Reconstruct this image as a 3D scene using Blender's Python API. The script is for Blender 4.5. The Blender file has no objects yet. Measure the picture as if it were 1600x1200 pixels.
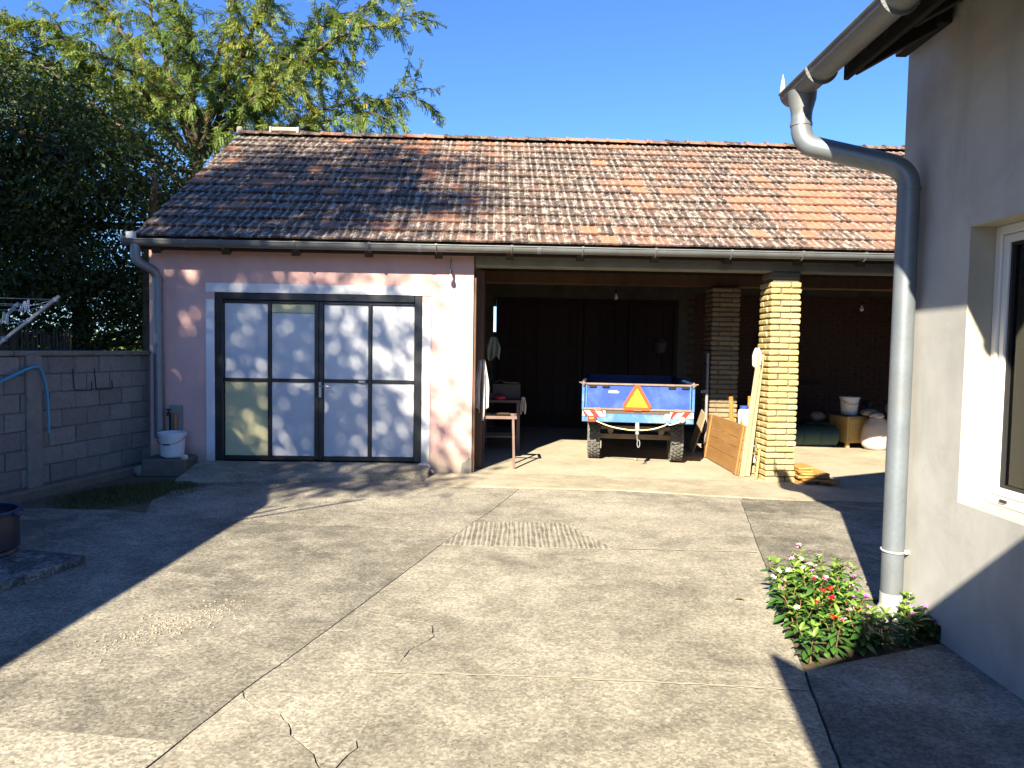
import bpy, bmesh, math, random
import numpy as np
from mathutils import Vector, Matrix, noise as mnoise

R = math.radians
scene = bpy.context.scene
col = scene.collection
random.seed(7)
rng = np.random.default_rng(11)

# ------------------------------------------------------------------ camera
cam_data = bpy.data.cameras.new('camera')
cam_data.sensor_width = 36.0
cam_data.lens = 1109.0 / 1600.0 * 36.0
cam_data.clip_start = 0.05
cam_data.clip_end = 2000.0
cam = bpy.data.objects.new('camera', cam_data)
col.objects.link(cam)
YAW, PITCH, ROLL = R(-0.62), R(-2.85), 0.0163
_f = Vector((math.sin(YAW) * math.cos(PITCH), math.cos(YAW) * math.cos(PITCH), math.sin(PITCH)))
_r0 = Vector((math.cos(YAW), -math.sin(YAW), 0))
_u0 = _r0.cross(_f)
_r = _r0 * math.cos(ROLL) + _u0 * math.sin(ROLL)
_u = -_r0 * math.sin(ROLL) + _u0 * math.cos(ROLL)
cam.matrix_world = Matrix(((_r.x, _u.x, -_f.x, 0), (_r.y, _u.y, -_f.y, 0), (_r.z, _u.z, -_f.z, 1.6), (0, 0, 0, 1)))
scene.camera = cam

# ------------------------------------------------------------------ sky, sun, exposure
SUN_POS = Vector((-0.371, -1.0, 0.70)).normalized()
SUN_EL = math.asin(SUN_POS.z)
SUN_AZ = math.atan2(SUN_POS.x, SUN_POS.y)
world = bpy.data.worlds.new('World')
scene.world = world
world.use_nodes = True
wn = world.node_tree
wn.nodes.clear()
w_out = wn.nodes.new('ShaderNodeOutputWorld')
w_bg = wn.nodes.new('ShaderNodeBackground')
w_sky = wn.nodes.new('ShaderNodeTexSky')
w_sky.sky_type = 'NISHITA'
w_sky.sun_disc = False
w_sky.sun_elevation = SUN_EL
w_sky.sun_rotation = SUN_AZ % (2 * math.pi)
w_sky.altitude = 100
w_sky.air_density = 1.0
w_sky.dust_density = 0.0
w_sky.ozone_density = 4.5
w_bg.inputs['Strength'].default_value = 0.05
w_tint = wn.nodes.new('ShaderNodeMix'); w_tint.data_type = 'RGBA'; w_tint.blend_type = 'MULTIPLY'
w_tint.inputs[0].default_value = 1.0
w_tint.inputs[7].default_value = (0.69, 0.98, 1.37, 1)      # one even white balance over the whole dome
wn.links.new(w_sky.outputs[0], w_tint.inputs[6])
wn.links.new(w_tint.outputs[2], w_bg.inputs[0])
wn.links.new(w_bg.outputs[0], w_out.inputs[0])

sun_data = bpy.data.lights.new('sun', 'SUN')
sun_data.energy = 5.0
sun_data.angle = R(0.53)
sun_data.color = (1.0, 0.885, 0.68)
sun = bpy.data.objects.new('sun', sun_data)
col.objects.link(sun)
sun.rotation_euler = (-SUN_POS).to_track_quat('-Z', 'Y').to_euler()
sun.location = (-8, -20, 15)

scene.view_settings.view_transform = 'Standard'
scene.view_settings.look = 'None'
scene.view_settings.exposure = 1.92
scene.view_settings.gamma = 1.0
scene.view_settings.use_curve_mapping = False
scene.render.engine = 'CYCLES'
scene.cycles.max_bounces = 7
scene.cycles.diffuse_bounces = 4
scene.cycles.transparent_max_bounces = 8
scene.cycles.caustics_reflective = False
scene.cycles.caustics_refractive = False
scene.cycles.use_denoising = True

# ------------------------------------------------------------------ materials
def new_mat(name):
    m = bpy.data.materials.new(name)
    m.use_nodes = True
    nt = m.node_tree
    nt.nodes.clear()
    out = nt.nodes.new('ShaderNodeOutputMaterial')
    return m, nt, out

class G:
    """tiny node-graph writer"""
    def __init__(s, nt): s.nt = nt
    def n(s, t, **k):
        nd = s.nt.nodes.new(t)
        for a, b in k.items(): setattr(nd, a, b)
        return nd
    def l(s, a, b): s.nt.links.new(a, b)
    def pos(s, obj=False):
        if obj: return s.n('ShaderNodeTexCoord').outputs['Object']
        return s.n('ShaderNodeNewGeometry').outputs['Position']
    def mapping(s, v, scale=(1, 1, 1), rot=(0, 0, 0), loc=(0, 0, 0)):
        m = s.n('ShaderNodeMapping')
        m.inputs['Scale'].default_value = scale
        m.inputs['Rotation'].default_value = rot
        m.inputs['Location'].default_value = loc
        s.l(v, m.inputs['Vector']); return m.outputs[0]
    def noise(s, v, scale, detail=4, rough=0.55, dist=0.0):
        t = s.n('ShaderNodeTexNoise')
        t.inputs['Scale'].default_value = scale
        t.inputs['Detail'].default_value = detail
        t.inputs['Roughness'].default_value = rough
        t.inputs['Distortion'].default_value = dist
        s.l(v, t.inputs['Vector']); return t.outputs[0]
    def ramp(s, fac, stops, interp='LINEAR'):
        r = s.n('ShaderNodeValToRGB')
        r.color_ramp.interpolation = interp
        els = r.color_ramp.elements
        while len(els) < len(stops): els.new(0.5)
        for e, (p, c) in zip(els, stops):
            e.position = p
            e.color = (c[0], c[1], c[2], 1) if not isinstance(c, (int, float)) else (c, c, c, 1)
        s.l(fac, r.inputs[0]); return r.outputs[0]
    def math(s, op, a, b=None, clamp=False):
        m = s.n('ShaderNodeMath', operation=op); m.use_clamp = clamp
        for i, x in enumerate((a, b)):
            if x is None: continue
            if isinstance(x, (int, float)): m.inputs[i].default_value = x
            else: s.l(x, m.inputs[i])
        return m.outputs[0]
    def mix(s, fac, a, b, mode='MIX'):
        m = s.n('ShaderNodeMix', data_type='RGBA', blend_type=mode)
        for sock, x in ((m.inputs[0], fac), (m.inputs[6], a), (m.inputs[7], b)):
            if isinstance(x, (int, float)): sock.default_value = x
            elif isinstance(x, (tuple, list)): sock.default_value = (x[0], x[1], x[2], 1)
            else: s.l(x, sock)
        return m.outputs[2]
    def bump(s, h, strength=0.4, dist=0.01):
        b = s.n('ShaderNodeBump')
        b.inputs['Strength'].default_value = strength
        b.inputs['Distance'].default_value = dist
        s.l(h, b.inputs['Height']); return b.outputs[0]
    def bsdf(s, out, color, rough=0.8, metal=0.0, normal=None, spec=0.3, trans=0.0):
        p = s.n('ShaderNodeBsdfPrincipled')
        for nm, x in (('Base Color', color), ('Roughness', rough), ('Metallic', metal)):
            if isinstance(x, (int, float)): p.inputs[nm].default_value = x
            elif isinstance(x, (tuple, list)): p.inputs[nm].default_value = (x[0], x[1], x[2], 1)
            else: s.l(x, p.inputs[nm])
        p.inputs['Specular IOR Level'].default_value = spec
        if trans: p.inputs['Transmission Weight'].default_value = trans
        if normal is not None: s.l(normal, p.inputs['Normal'])
        s.l(p.outputs[0], out.inputs[0]); return p

MATS = {}
def simple(name, c, rough=0.7, metal=0.0, var=0.25, scale=12.0, bump=0.15, obj=False, spec=0.3, dirt=None, dirt_amt=0.35, rnd=0.0, stretch=(1, 1, 1)):
    """base colour with two octaves of mottling, optional dirt colour, per-object tone and fine bump"""
    m, nt, out = new_mat(name); g = G(nt)
    v = g.mapping(g.pos(obj), stretch)
    n1 = g.noise(v, scale, 6, 0.6)
    n2 = g.noise(v, scale * 7.3, 4, 0.6)
    f = g.math('ADD', g.math('MULTIPLY', n1, 0.6), g.math('MULTIPLY', n2, 0.4))
    lo = tuple(x * (1 - var) for x in c); hi = tuple(min(1, x * (1 + var)) for x in c)
    cc = g.ramp(f, [(0.3, lo), (0.7, hi)])
    if dirt is not None:
        n3 = g.noise(v, scale * 0.45, 7, 0.65, 0.4)
        k = g.ramp(n3, [(0.48, 0.0), (0.68, dirt_amt)])
        cc = g.mix(k, cc, dirt)
    if rnd:
        oi = g.n('ShaderNodeObjectInfo').outputs['Random']
        k = g.math('ADD', g.math('MULTIPLY', oi, 2 * rnd), 1 - rnd)
        mm = g.n('ShaderNodeVectorMath', operation='SCALE'); g.l(cc, mm.inputs[0]); g.l(k, mm.inputs['Scale']); cc = mm.outputs[0]
    nrm = g.bump(f, bump, 0.01) if bump else None
    g.bsdf(out, cc, rough, metal, nrm, spec)
    MATS[name] = m
    return m

def concrete(name, dark, mid, light, seed=0.0, grain=1.0, streak=0.5, bump=0.5, rnd=0.08, big=1.0, fine=75, worn=0.5):
    """old site concrete: broad tone drift, sharp-edged worn patches, exposed grains, pits and scraped flecks"""
    m, nt, out = new_mat(name); g = G(nt)
    v = g.mapping(g.pos(), loc=(seed, seed * 0.7, 0))
    n1 = g.noise(v, 0.8 * big, 9, 0.6, 0.1)
    n2 = g.noise(v, 4.5, 9, 0.72, 0.1)
    oi = g.n('ShaderNodeObjectInfo').outputs['Random']
    t = g.math('ADD', g.math('MULTIPLY', n1, 0.6), g.math('MULTIPLY', n2, 0.4))
    t = g.math('ADD', t, g.math('MULTIPLY', g.math('SUBTRACT', oi, 0.5), rnd))
    cc = g.ramp(t, [(0.40, dark), (0.50, mid), (0.62, light)])
    # worn places where the cement skin is gone
    wn_ = g.noise(g.mapping(v, (1.0, 1.35, 1), (0, 0, 0.5)), 1.9, 12, 0.74, 0.25)
    wmask = g.math('MULTIPLY', g.ramp(wn_, [(0.525, 0.0), (0.575, 1.0)]), worn)
    cc = g.mix(wmask, cc, light)
    # exposed grains: cells of differing tone
    vc = g.n('ShaderNodeTexVoronoi'); vc.inputs['Scale'].default_value = fine; g.l(v, vc.inputs['Vector'])
    sep = g.n('ShaderNodeSeparateColor'); g.l(vc.outputs['Color'], sep.inputs[0])
    ng = g.noise(v, fine * 0.55, 5, 0.75)
    gr = g.math('ADD', g.math('MULTIPLY', sep.outputs[0], 0.5), g.math('MULTIPLY', ng, 1.0))
    k = g.ramp(gr, [(0.45, 1.0 - 0.50 * grain), (0.78, 1.0), (1.05, 1.0 + 0.45 * grain)])
    mm = g.n('ShaderNodeMix', data_type='RGBA', blend_type='MULTIPLY'); mm.inputs[0].default_value = 1.0
    sc_ = g.n('ShaderNodeVectorMath', operation='MULTIPLY'); g.l(cc, sc_.inputs[0]); g.l(k, sc_.inputs[1])
    # colour ramps clip at one, so the gain above is applied as a plain vector product
    cc = sc_.outputs[0]
    st = g.noise(g.mapping(v, (10, 42, 1), (0, 0, 0.10)), 1.0, 6, 0.72, 0.2)
    cc = g.mix(g.ramp(st, [(0.56, 0.0), (0.66, 0.5 * streak)]), cc, tuple(min(0.8, x * 1.15) for x in light))
    vor = g.n('ShaderNodeTexVoronoi'); vor.inputs['Scale'].default_value = 30; g.l(v, vor.inputs['Vector'])
    pit = g.math('MULTIPLY', g.ramp(vor.outputs['Distance'], [(0.10, 1.0), (0.22, 0.0)]), g.ramp(g.noise(v, 2.6, 5), [(0.46, 0.0), (0.60, 0.75 * grain)]))
    cc = g.mix(pit, cc, tuple(x * 0.4 for x in dark))
    h = g.math('ADD', g.math('MULTIPLY', gr, 0.45), g.math('ADD', g.math('MULTIPLY', n2, 0.8), g.math('MULTIPLY', wmask, -0.5)))
    h = g.math('SUBTRACT', h, pit)
    g.bsdf(out, cc, 0.92, 0, g.bump(h, bump, 0.008), 0.2)
    MATS[name] = m
    return m

concrete('yard_concrete', (0.135, 0.124, 0.099), (0.215, 0.198, 0.158), (0.315, 0.29, 0.233), 0.0, 0.68, 0.55, 0.45)
concrete('left_concrete', (0.11, 0.102, 0.084), (0.182, 0.169, 0.138), (0.285, 0.263, 0.214), 31.0, 0.78, 0.5, 0.55)
concrete('worn_concrete', (0.165, 0.152, 0.123), (0.232, 0.214, 0.172), (0.33, 0.305, 0.248), 5.0, 0.8, 0.5, 0.5)
concrete('smooth_concrete', (0.14, 0.129, 0.104), (0.21, 0.194, 0.156), (0.315, 0.291, 0.236), 8.0, 0.75, 0.4, 0.4)
concrete('pad_concrete', (0.115, 0.114, 0.108), (0.19, 0.188, 0.18), (0.27, 0.267, 0.255), 9.0, 0.7, 0.6, 0.4)
concrete('floor_concrete', (0.245, 0.218, 0.16), (0.31, 0.277, 0.208), (0.37, 0.333, 0.257), 3.0, 0.25, 0.2, 0.2)
concrete('pebble_concrete', (0.07, 0.07, 0.07), (0.15, 0.148, 0.145), (0.32, 0.315, 0.305), 12.0, 1.0, 0.3, 0.9, fine=55)
concrete('ramp_concrete', (0.14, 0.129, 0.103), (0.215, 0.197, 0.158), (0.31, 0.285, 0.23), 14.0, 0.6, 0.4, 0.4)

def broom_mat():
    m, nt, out = new_mat('broomed_concrete'); g = G(nt)
    v = g.pos()
    wv = g.n('ShaderNodeTexWave'); wv.bands_direction = 'X'
    wv.inputs['Scale'].default_value = 7.5; wv.inputs['Distortion'].default_value = 7.0; wv.inputs['Detail'].default_value = 4; wv.inputs['Detail Scale'].default_value = 1.6; wv.inputs['Detail Roughness'].default_value = 0.7
    g.l(g.mapping(v, (1, 0.06, 1), (0, 0, R(-4))), wv.inputs['Vector'])
    n = g.noise(g.mapping(v, (46, 5, 1), (0, 0, R(-4))), 1.0, 6, 0.75); br = g.noise(v, 7, 6, 0.7)
    t = g.math('ADD', g.math('MULTIPLY', wv.outputs['Fac'], 0.22), g.math('ADD', g.math('MULTIPLY', n, 0.55), g.math('MULTIPLY', br, 0.62)))
    cc = g.ramp(t, [(0.52, (0.11, 0.101, 0.081)), (0.68, (0.215, 0.198, 0.158)), (0.86, (0.34, 0.313, 0.253))])
    g.bsdf(out, cc, 0.9, 0, g.bump(t, 0.8, 0.02), 0.2)
    MATS['broomed_concrete'] = m
broom_mat()

def plaster(name, c, stain, var=0.12, sc=2.5, amt=0.4, bump=0.25, low_dirt=None):
    m, nt, out = new_mat(name); g = G(nt)
    v = g.pos()
    n1 = g.noise(v, sc, 7, 0.6, 0.5)
    n2 = g.noise(g.mapping(v, (5, 5, 0.9)), 1.0, 5, 0.6)
    n3 = g.noise(v, 90, 3, 0.6)
    cc = g.ramp(n1, [(0.3, tuple(x * (1 - var) for x in c)), (0.7, tuple(min(1, x * (1 + var)) for x in c))])
    k = g.math('MULTIPLY', g.ramp(n2, [(0.50, 0.0), (0.75, 1.0)]), amt)
    cc = g.mix(k, cc, stain)
    sm_ = g.noise(g.mapping(v, (1, 1, 1), (0.3, 0.2, 0.1), (7, 2, 5)), 2.6, 9, 0.66, 0.2)
    cc = g.mix(g.ramp(sm_, [(0.56, 0.0), (0.72, amt)]), cc, tuple(x * .8 for x in stain))
    cc = g.mix(g.ramp(g.noise(v, 5.5, 8, 0.7, 0.3), [(0.60, 0.0), (0.70, amt * .6)]), cc, tuple(min(.9, x * 1.2) for x in c))
    if low_dirt is not None:
        sep = g.n('ShaderNodeSeparateXYZ'); g.l(v, sep.inputs[0])
        z = g.math('ADD', sep.outputs[2], g.math('MULTIPLY', n1, -0.35))
        kk = g.ramp(z, [(0.0, 0.85), (0.16, 0.0)])
        cc = g.mix(kk, cc, low_dirt)
    h = g.math('ADD', g.math('MULTIPLY', n3, 0.5), n1)
    g.bsdf(out, cc, 0.9, 0, g.bump(h, bump, 0.01), 0.2)
    MATS[name] = m
plaster('pink_plaster', (0.63, 0.40, 0.37), (0.54, 0.335, 0.31), 0.08, 2.0, 0.3, 0.25, (0.33, 0.27, 0.22))
plaster('grey_render', (0.405, 0.405, 0.395), (0.285, 0.283, 0.275), 0.17, 2.0, 0.5, 0.14)
plaster('reveal_render', (0.43, 0.40, 0.325), (0.55, 0.5, 0.42), 0.06, 2.5, 0.3, 0.2)
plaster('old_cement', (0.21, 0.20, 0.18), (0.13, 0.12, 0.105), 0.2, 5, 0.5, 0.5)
plaster('shaded_cement', (0.085, 0.082, 0.075), (0.05, 0.047, 0.042), 0.2, 5, 0.5, 0.5)  # cement darkened to paint in the gloom at the back of the bays
plaster('white_band', (0.66, 0.67, 0.70), (0.6, 0.6, 0.62), 0.05, 3, 0.25, 0.15, (0.45, 0.42, 0.38))
plaster('plinth_cement', (0.20, 0.17, 0.14), (0.10, 0.09, 0.08), 0.2, 6, 0.6, 0.5)
plaster('house_wall_far', (0.55, 0.5, 0.42), (0.4, 0.36, 0.3))
plaster('lintel_concrete', (0.21, 0.20, 0.165), (0.13, 0.12, 0.10), 0.15, 3, 0.5, 0.4)

def tile_mat():
    m, nt, out = new_mat('roof_tile_clay'); g = G(nt)
    a = g.n('ShaderNodeAttribute'); a.attribute_type = 'GEOMETRY'; a.attribute_name = 'rnd'
    r = a.outputs['Fac']
    v = g.pos()
    base = g.ramp(r, [(0.0, (0.105, 0.078, 0.066)), (0.45, (0.185, 0.115, 0.088)), (0.60, (0.275, 0.138, 0.092)), (1.0, (0.335, 0.160, 0.098))])
    rb = g.n('ShaderNodeAttribute'); rb.attribute_type = 'GEOMETRY'; rb.attribute_name = 'rib'
    rib = rb.outputs['Fac']
    n1 = g.noise(g.mapping(v, (1.0, .40, .40)), 17, 6, 0.72, 0.4)
    n2 = g.noise(v, 5, 5, 0.6)
    weath = g.ramp(r, [(0.46, 1.0), (0.66, 0.28)])
    li = g.math('MULTIPLY', g.ramp(g.math('ADD', n1, g.math('MULTIPLY', g.math('SUBTRACT', rib, 0.45), 0.13)), [(0.50, 0.0), (0.57, 1.0)]), weath)
    cc = g.mix(g.math('MULTIPLY', li, 0.85), base, (0.345, 0.318, 0.285))
    n3 = g.noise(g.mapping(v, (1.4, .6, .6), (0, 0, 0), (3, 1, 8)), 15, 6, 0.74)
    bl = g.math('MULTIPLY', g.math('MULTIPLY', g.ramp(g.math('SUBTRACT', n3, g.math('MULTIPLY', g.math('SUBTRACT', rib, 0.45), 0.12)), [(0.46, 0.0), (0.54, 1.0)]), g.ramp(n2, [(0.38, 0.25), (0.55, 1.0)])), weath)
    cc = g.mix(g.math('MULTIPLY', bl, 0.92), cc, (0.042, 0.036, 0.035))
    g.bsdf(out, cc, 0.9, 0, g.bump(n1, 0.5, 0.006), 0.2)
    MATS['roof_tile_clay'] = m
tile_mat()

def leaf_mat(name, stops, trans=0.35, rough=0.5, tcol=None, spec=0.25):
    m, nt, out = new_mat(name); g = G(nt)
    a = g.n('ShaderNodeAttribute'); a.attribute_type = 'GEOMETRY'; a.attribute_name = 'rnd'
    cc = g.ramp(a.outputs['Fac'], stops)
    p = g.n('ShaderNodeBsdfPrincipled'); g.l(cc, p.inputs['Base Color'])
    p.inputs['Roughness'].default_value = rough
    p.inputs['Specular IOR Level'].default_value = spec
    t = g.n('ShaderNodeBsdfTranslucent')
    tc = g.mix(0.5, cc, tcol or (0.25, 0.30, 0.03)); g.l(tc, t.inputs['Color'])
    mx = g.n('ShaderNodeMixShader'); mx.inputs[0].default_value = trans
    g.l(p.outputs[0], mx.inputs[1]); g.l(t.outputs[0], mx.inputs[2]); g.l(mx.outputs[0], out.inputs[0])
    MATS[name] = m
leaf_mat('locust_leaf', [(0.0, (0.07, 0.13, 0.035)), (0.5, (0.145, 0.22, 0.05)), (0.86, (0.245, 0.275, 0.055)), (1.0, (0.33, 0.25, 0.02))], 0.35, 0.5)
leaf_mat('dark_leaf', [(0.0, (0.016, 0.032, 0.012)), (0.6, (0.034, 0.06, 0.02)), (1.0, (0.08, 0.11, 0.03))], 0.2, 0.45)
leaf_mat('grass_leaf', [(0.0, (0.03, 0.045, 0.015)), (0.6, (0.06, 0.085, 0.025)), (1.0, (0.14, 0.12, 0.05))], 0.2, 0.6)
leaf_mat('hedge_leaf', [(0.0, (0.07, 0.11, 0.03)), (1.0, (0.16, 0.2, 0.05))], 0.3, 0.6)

simple('earth', (0.075, 0.058, 0.040), 0.95, 0, 0.4, 9, 0.8)
simple('soil', (0.10, 0.078, 0.055), 0.95, 0, 0.4, 20, 0.9)
simple('zinc', (0.185, 0.215, 0.25), 0.45, 0.45, 0.15, 6, 0.05, dirt=(0.20, 0.20, 0.20), dirt_amt=0.5)
simple('zinc_pale', (0.55, 0.57, 0.58), 0.5, 0.45, 0.1, 9, 0.05, dirt=(0.35, 0.35, 0.34), dirt_amt=0.3)
simple('gutter_zinc', (0.175, 0.188, 0.195), 0.55, 0.45, 0.2, 5, 0.08, dirt=(0.14, 0.13, 0.12), dirt_amt=0.6)
simple('black_paint', (0.018, 0.018, 0.02), 0.35, 0, 0.3, 8, 0.05, spec=0.5)
simple('white_panel', (0.56, 0.58, 0.62), 0.35, 0, 0.04, 1.5, 0.02, spec=0.45)
simple('yellowed_panel', (0.50, 0.49, 0.30), 0.4, 0, 0.05, 1.5, 0.02, spec=0.45)
simple('steel', (0.45, 0.45, 0.44), 0.4, 0.9, 0.15, 20, 0.05)
simple('old_timber', (0.10, 0.058, 0.038), 0.85, 0, 0.35, 7, 0.4, stretch=(1, 1, 0.25), rnd=0.15)
simple('dark_timber', (0.045, 0.028, 0.02), 0.85, 0, 0.35, 7, 0.4, stretch=(0.4, 1, 1), rnd=0.2)
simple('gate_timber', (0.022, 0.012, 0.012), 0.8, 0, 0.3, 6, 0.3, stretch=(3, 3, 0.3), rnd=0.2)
simple('grey_board', (0.30, 0.29, 0.28), 0.85, 0, 0.25, 7, 0.4, rnd=0.2)
simple('orange_wood', (0.42, 0.19, 0.05), 0.6, 0, 0.3, 9, 0.2, stretch=(1, 0.3, 1), rnd=0.15)
simple('panel_wood', (0.29, 0.155, 0.056), 0.65, 0, 0.25, 10, 0.3, stretch=(1, 0.2, 1), rnd=0.15)
simple('pale_wood', (0.36, 0.285, 0.18), 0.7, 0, 0.2, 10, 0.2, stretch=(1, 1, 0.2), rnd=0.08)
simple('white_paint', (0.52, 0.49, 0.43), 0.5, 0, 0.1, 8, 0.1, dirt=(0.4, 0.36, 0.28), dirt_amt=0.4)
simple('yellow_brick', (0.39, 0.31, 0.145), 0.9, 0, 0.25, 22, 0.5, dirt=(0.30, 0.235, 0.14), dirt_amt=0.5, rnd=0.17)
simple('shaded_brick', (0.26, 0.20, 0.125), 0.9, 0, 0.25, 22, 0.5, dirt=(0.2, 0.14, 0.09), dirt_amt=0.5, rnd=0.2)  # column brick darkened, indoor shade painted into its colour
simple('mortar', (0.13, 0.11, 0.08), 0.95, 0, 0.3, 25, 0.6)
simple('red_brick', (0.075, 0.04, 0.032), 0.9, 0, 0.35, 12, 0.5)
simple('cinder_block', (0.185, 0.18, 0.172), 0.95, 0, 0.22, 30, 0.8, dirt=(0.13, 0.125, 0.11), dirt_amt=0.5, rnd=0.13)
simple('block_mortar', (0.16, 0.15, 0.145), 0.95, 0, 0.25, 20, 0.6)
simple('pier_concrete', (0.185, 0.18, 0.17), 0.95, 0, 0.2, 12, 0.5, dirt=(0.12, 0.115, 0.10), dirt_amt=0.5)
simple('moss_coping', (0.17, 0.165, 0.145), 0.95, 0, 0.25, 14, 0.6, dirt=(0.08, 0.095, 0.05), dirt_amt=0.6)
simple('foundation', (0.13, 0.115, 0.095), 0.95, 0, 0.3, 9, 0.8)
simple('blue_paint', (0.018, 0.055, 0.32), 0.5, 0, 0.25, 6, 0.08, obj=True, spec=0.4, dirt=(0.07, 0.135, 0.37), dirt_amt=0.55)
simple('shaded_blue_paint', (0.014, 0.04, 0.16), 0.55, 0, 0.2, 6, 0.08, obj=True)  # trailer blue darkened: the shade inside the load bed is put into the colour
simple('pale_blue_paint', (0.05, 0.145, 0.36), 0.55, 0, 0.25, 9, 0.1, obj=True, dirt=(0.26, 0.31, 0.36), dirt_amt=0.55)
simple('rusty_steel', (0.22, 0.175, 0.145), 0.7, 0.3, 0.3, 16, 0.3, dirt=(0.20, 0.10, 0.055), dirt_amt=0.7)
simple('axle_steel', (0.10, 0.075, 0.06), 0.75, 0.3, 0.3, 14, 0.3)
simple('rubber', (0.10, 0.098, 0.094), 0.85, 0, 0.2, 20, 0.2, dirt=(0.25, 0.235, 0.20), dirt_amt=0.5, obj=True)
simple('hazard_red', (0.42, 0.03, 0.018), 0.5, 0, 0.12, 10, 0.03)
simple('hazard_white', (0.52, 0.505, 0.47), 0.5, 0, 0.08, 10, 0.03)
simple('sign_red', (0.75, 0.07, 0.015), 0.45, 0, 0.06, 10, 0.02)
simple('sign_yellow', (0.80, 0.36, 0.02), 0.45, 0, 0.05, 10, 0.02)
simple('lamp_red', (0.48, 0.04, 0.03), 0.3, 0, 0.2, 20, 0.02, spec=0.5)
simple('cable_yellow', (0.72, 0.62, 0.34), 0.6, 0, 0.1, 10, 0.02)
simple('white_plastic', (0.62, 0.63, 0.66), 0.4, 0, 0.04, 6, 0.02, spec=0.4)
simple('pvc_white', (0.66, 0.665, 0.66), 0.3, 0, 0.02, 6, 0.01, spec=0.5)
simple('gasket', (0.02, 0.02, 0.022), 0.5, 0, 0.1, 6, 0.0)
simple('blind', (0.56, 0.52, 0.46), 0.6, 0, 0.06, 10, 0.02)
simple('room_dark', (0.03, 0.024, 0.022), 0.9)
simple('cloth_pale', (0.52, 0.48, 0.43), 0.9, 0, 0.15, 14, 0.3, dirt=(0.30, 0.25, 0.2))
simple('cloth_green', (0.24, 0.27, 0.22), 0.9, 0, 0.2, 14, 0.3)
simple('sack_white', (0.52, 0.45, 0.42), 0.75, 0, 0.1, 14, 0.3)
simple('bag_grey', (0.34, 0.31, 0.29), 0.6, 0, 0.2, 14, 0.3)
simple('cabinet_yellow', (0.44, 0.30, 0.11), 0.55, 0, 0.15, 6, 0.1)
simple('cabinet_top', (0.10, 0.075, 0.06), 0.6)
simple('drum_green', (0.025, 0.055, 0.052), 0.45, 0, 0.25, 6, 0.08)
simple('tub_blue', (0.006, 0.013, 0.03), 0.35, 0, 0.1, 5, 0.02, spec=0.5)
simple('tub_rim', (0.008, 0.022, 0.06), 0.35, 0, 0.1, 5, 0.02, spec=0.5)
simple('hose_blue', (0.03, 0.26, 0.42), 0.35, 0, 0.1, 20, 0.02, spec=0.5)
simple('brown_steel', (0.17, 0.115, 0.10), 0.6, 0.2, 0.2, 10, 0.1)
simple('dark_wood_top', (0.10, 0.075, 0.065), 0.7, 0, 0.2, 8, 0.2)
simple('dark_box', (0.06, 0.05, 0.048), 0.7)
simple('red_plastic', (0.42, 0.03, 0.05), 0.4)
simple('lilac_pipe', (0.28, 0.26, 0.29), 0.5, 0.3)
simple('copper_pipe', (0.38, 0.15, 0.08), 0.6, 0.2)
simple('tap_black', (0.02, 0.018, 0.018), 0.5, 0.3)
simple('tap_board', (0.22, 0.23, 0.21), 0.8, 0, 0.2, 8, 0.2)
simple('yard_grit', (0.30, 0.265, 0.20), 0.95, 0, 0.3, 60, 0.3)
simple('stone', (0.24, 0.23, 0.20), 0.95, 0, 0.3, 18, 0.6)
simple('pale_stone', (0.5, 0.48, 0.43), 0.95, 0, 0.25, 30, 0.6)
simple('iron_black', (0.02, 0.02, 0.022), 0.6, 0.4)
simple('alu_worn', (0.44, 0.42, 0.40), 0.5, 0.5, 0.15, 10, 0.05, stretch=(0.4, 1, 1))
simple('line_cord', (0.5, 0.48, 0.45), 0.7)
simple('peg_white', (0.72, 0.70, 0.78), 0.5)
simple('peg_yellow', (0.62, 0.66, 0.30), 0.5)
simple('reed', (0.085, 0.07, 0.05), 0.9, 0, 0.35, 10, 0.3)
simple('bark', (0.085, 0.065, 0.05), 0.95, 0, 0.35, 9, 0.8, stretch=(1, 1, 0.3))
simple('clay_pile', (0.38, 0.20, 0.06), 0.85, 0, 0.25, 15, 0.4, rnd=0.2)
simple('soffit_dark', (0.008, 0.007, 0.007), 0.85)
simple('slate_tile', (0.12, 0.07, 0.05), 0.85, 0, 0.3, 8, 0.3)
simple('ridge_mortar', (0.50, 0.43, 0.33), 0.9, 0, 0.2, 12, 0.4)
simple('stem', (0.20, 0.10, 0.05), 0.7)
simple('petal_red', (0.68, 0.015, 0.03), 0.6, 0, 0.12, 30, 0.05)
simple('petal_pink', (0.58, 0.30, 0.45), 0.6, 0, 0.1, 30, 0.05)
simple('petal_purple', (0.58, 0.16, 0.62), 0.6, 0, 0.1, 30, 0.05)
simple('petal_white', (0.76, 0.74, 0.74), 0.6, 0, 0.05, 30, 0.05)
simple('flower_eye', (0.45, 0.03, 0.16), 0.6)
simple('leaf_green', (0.036, 0.092, 0.018), 0.32, 0, 0.28, 25, 0.08, spec=0.5, rnd=0.3)
simple('leaf_young', (0.125, 0.215, 0.03), 0.4, 0, 0.2, 25, 0.08, spec=0.5, rnd=0.2)
simple('leaf_rib', (0.085, 0.15, 0.035), 0.5)
simple('dead_leaf', (0.16, 0.15, 0.04), 0.8)
simple('bulb_glass', (0.62, 0.60, 0.56), 0.15, 0, 0.03, 5, 0, spec=0.6)
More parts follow.
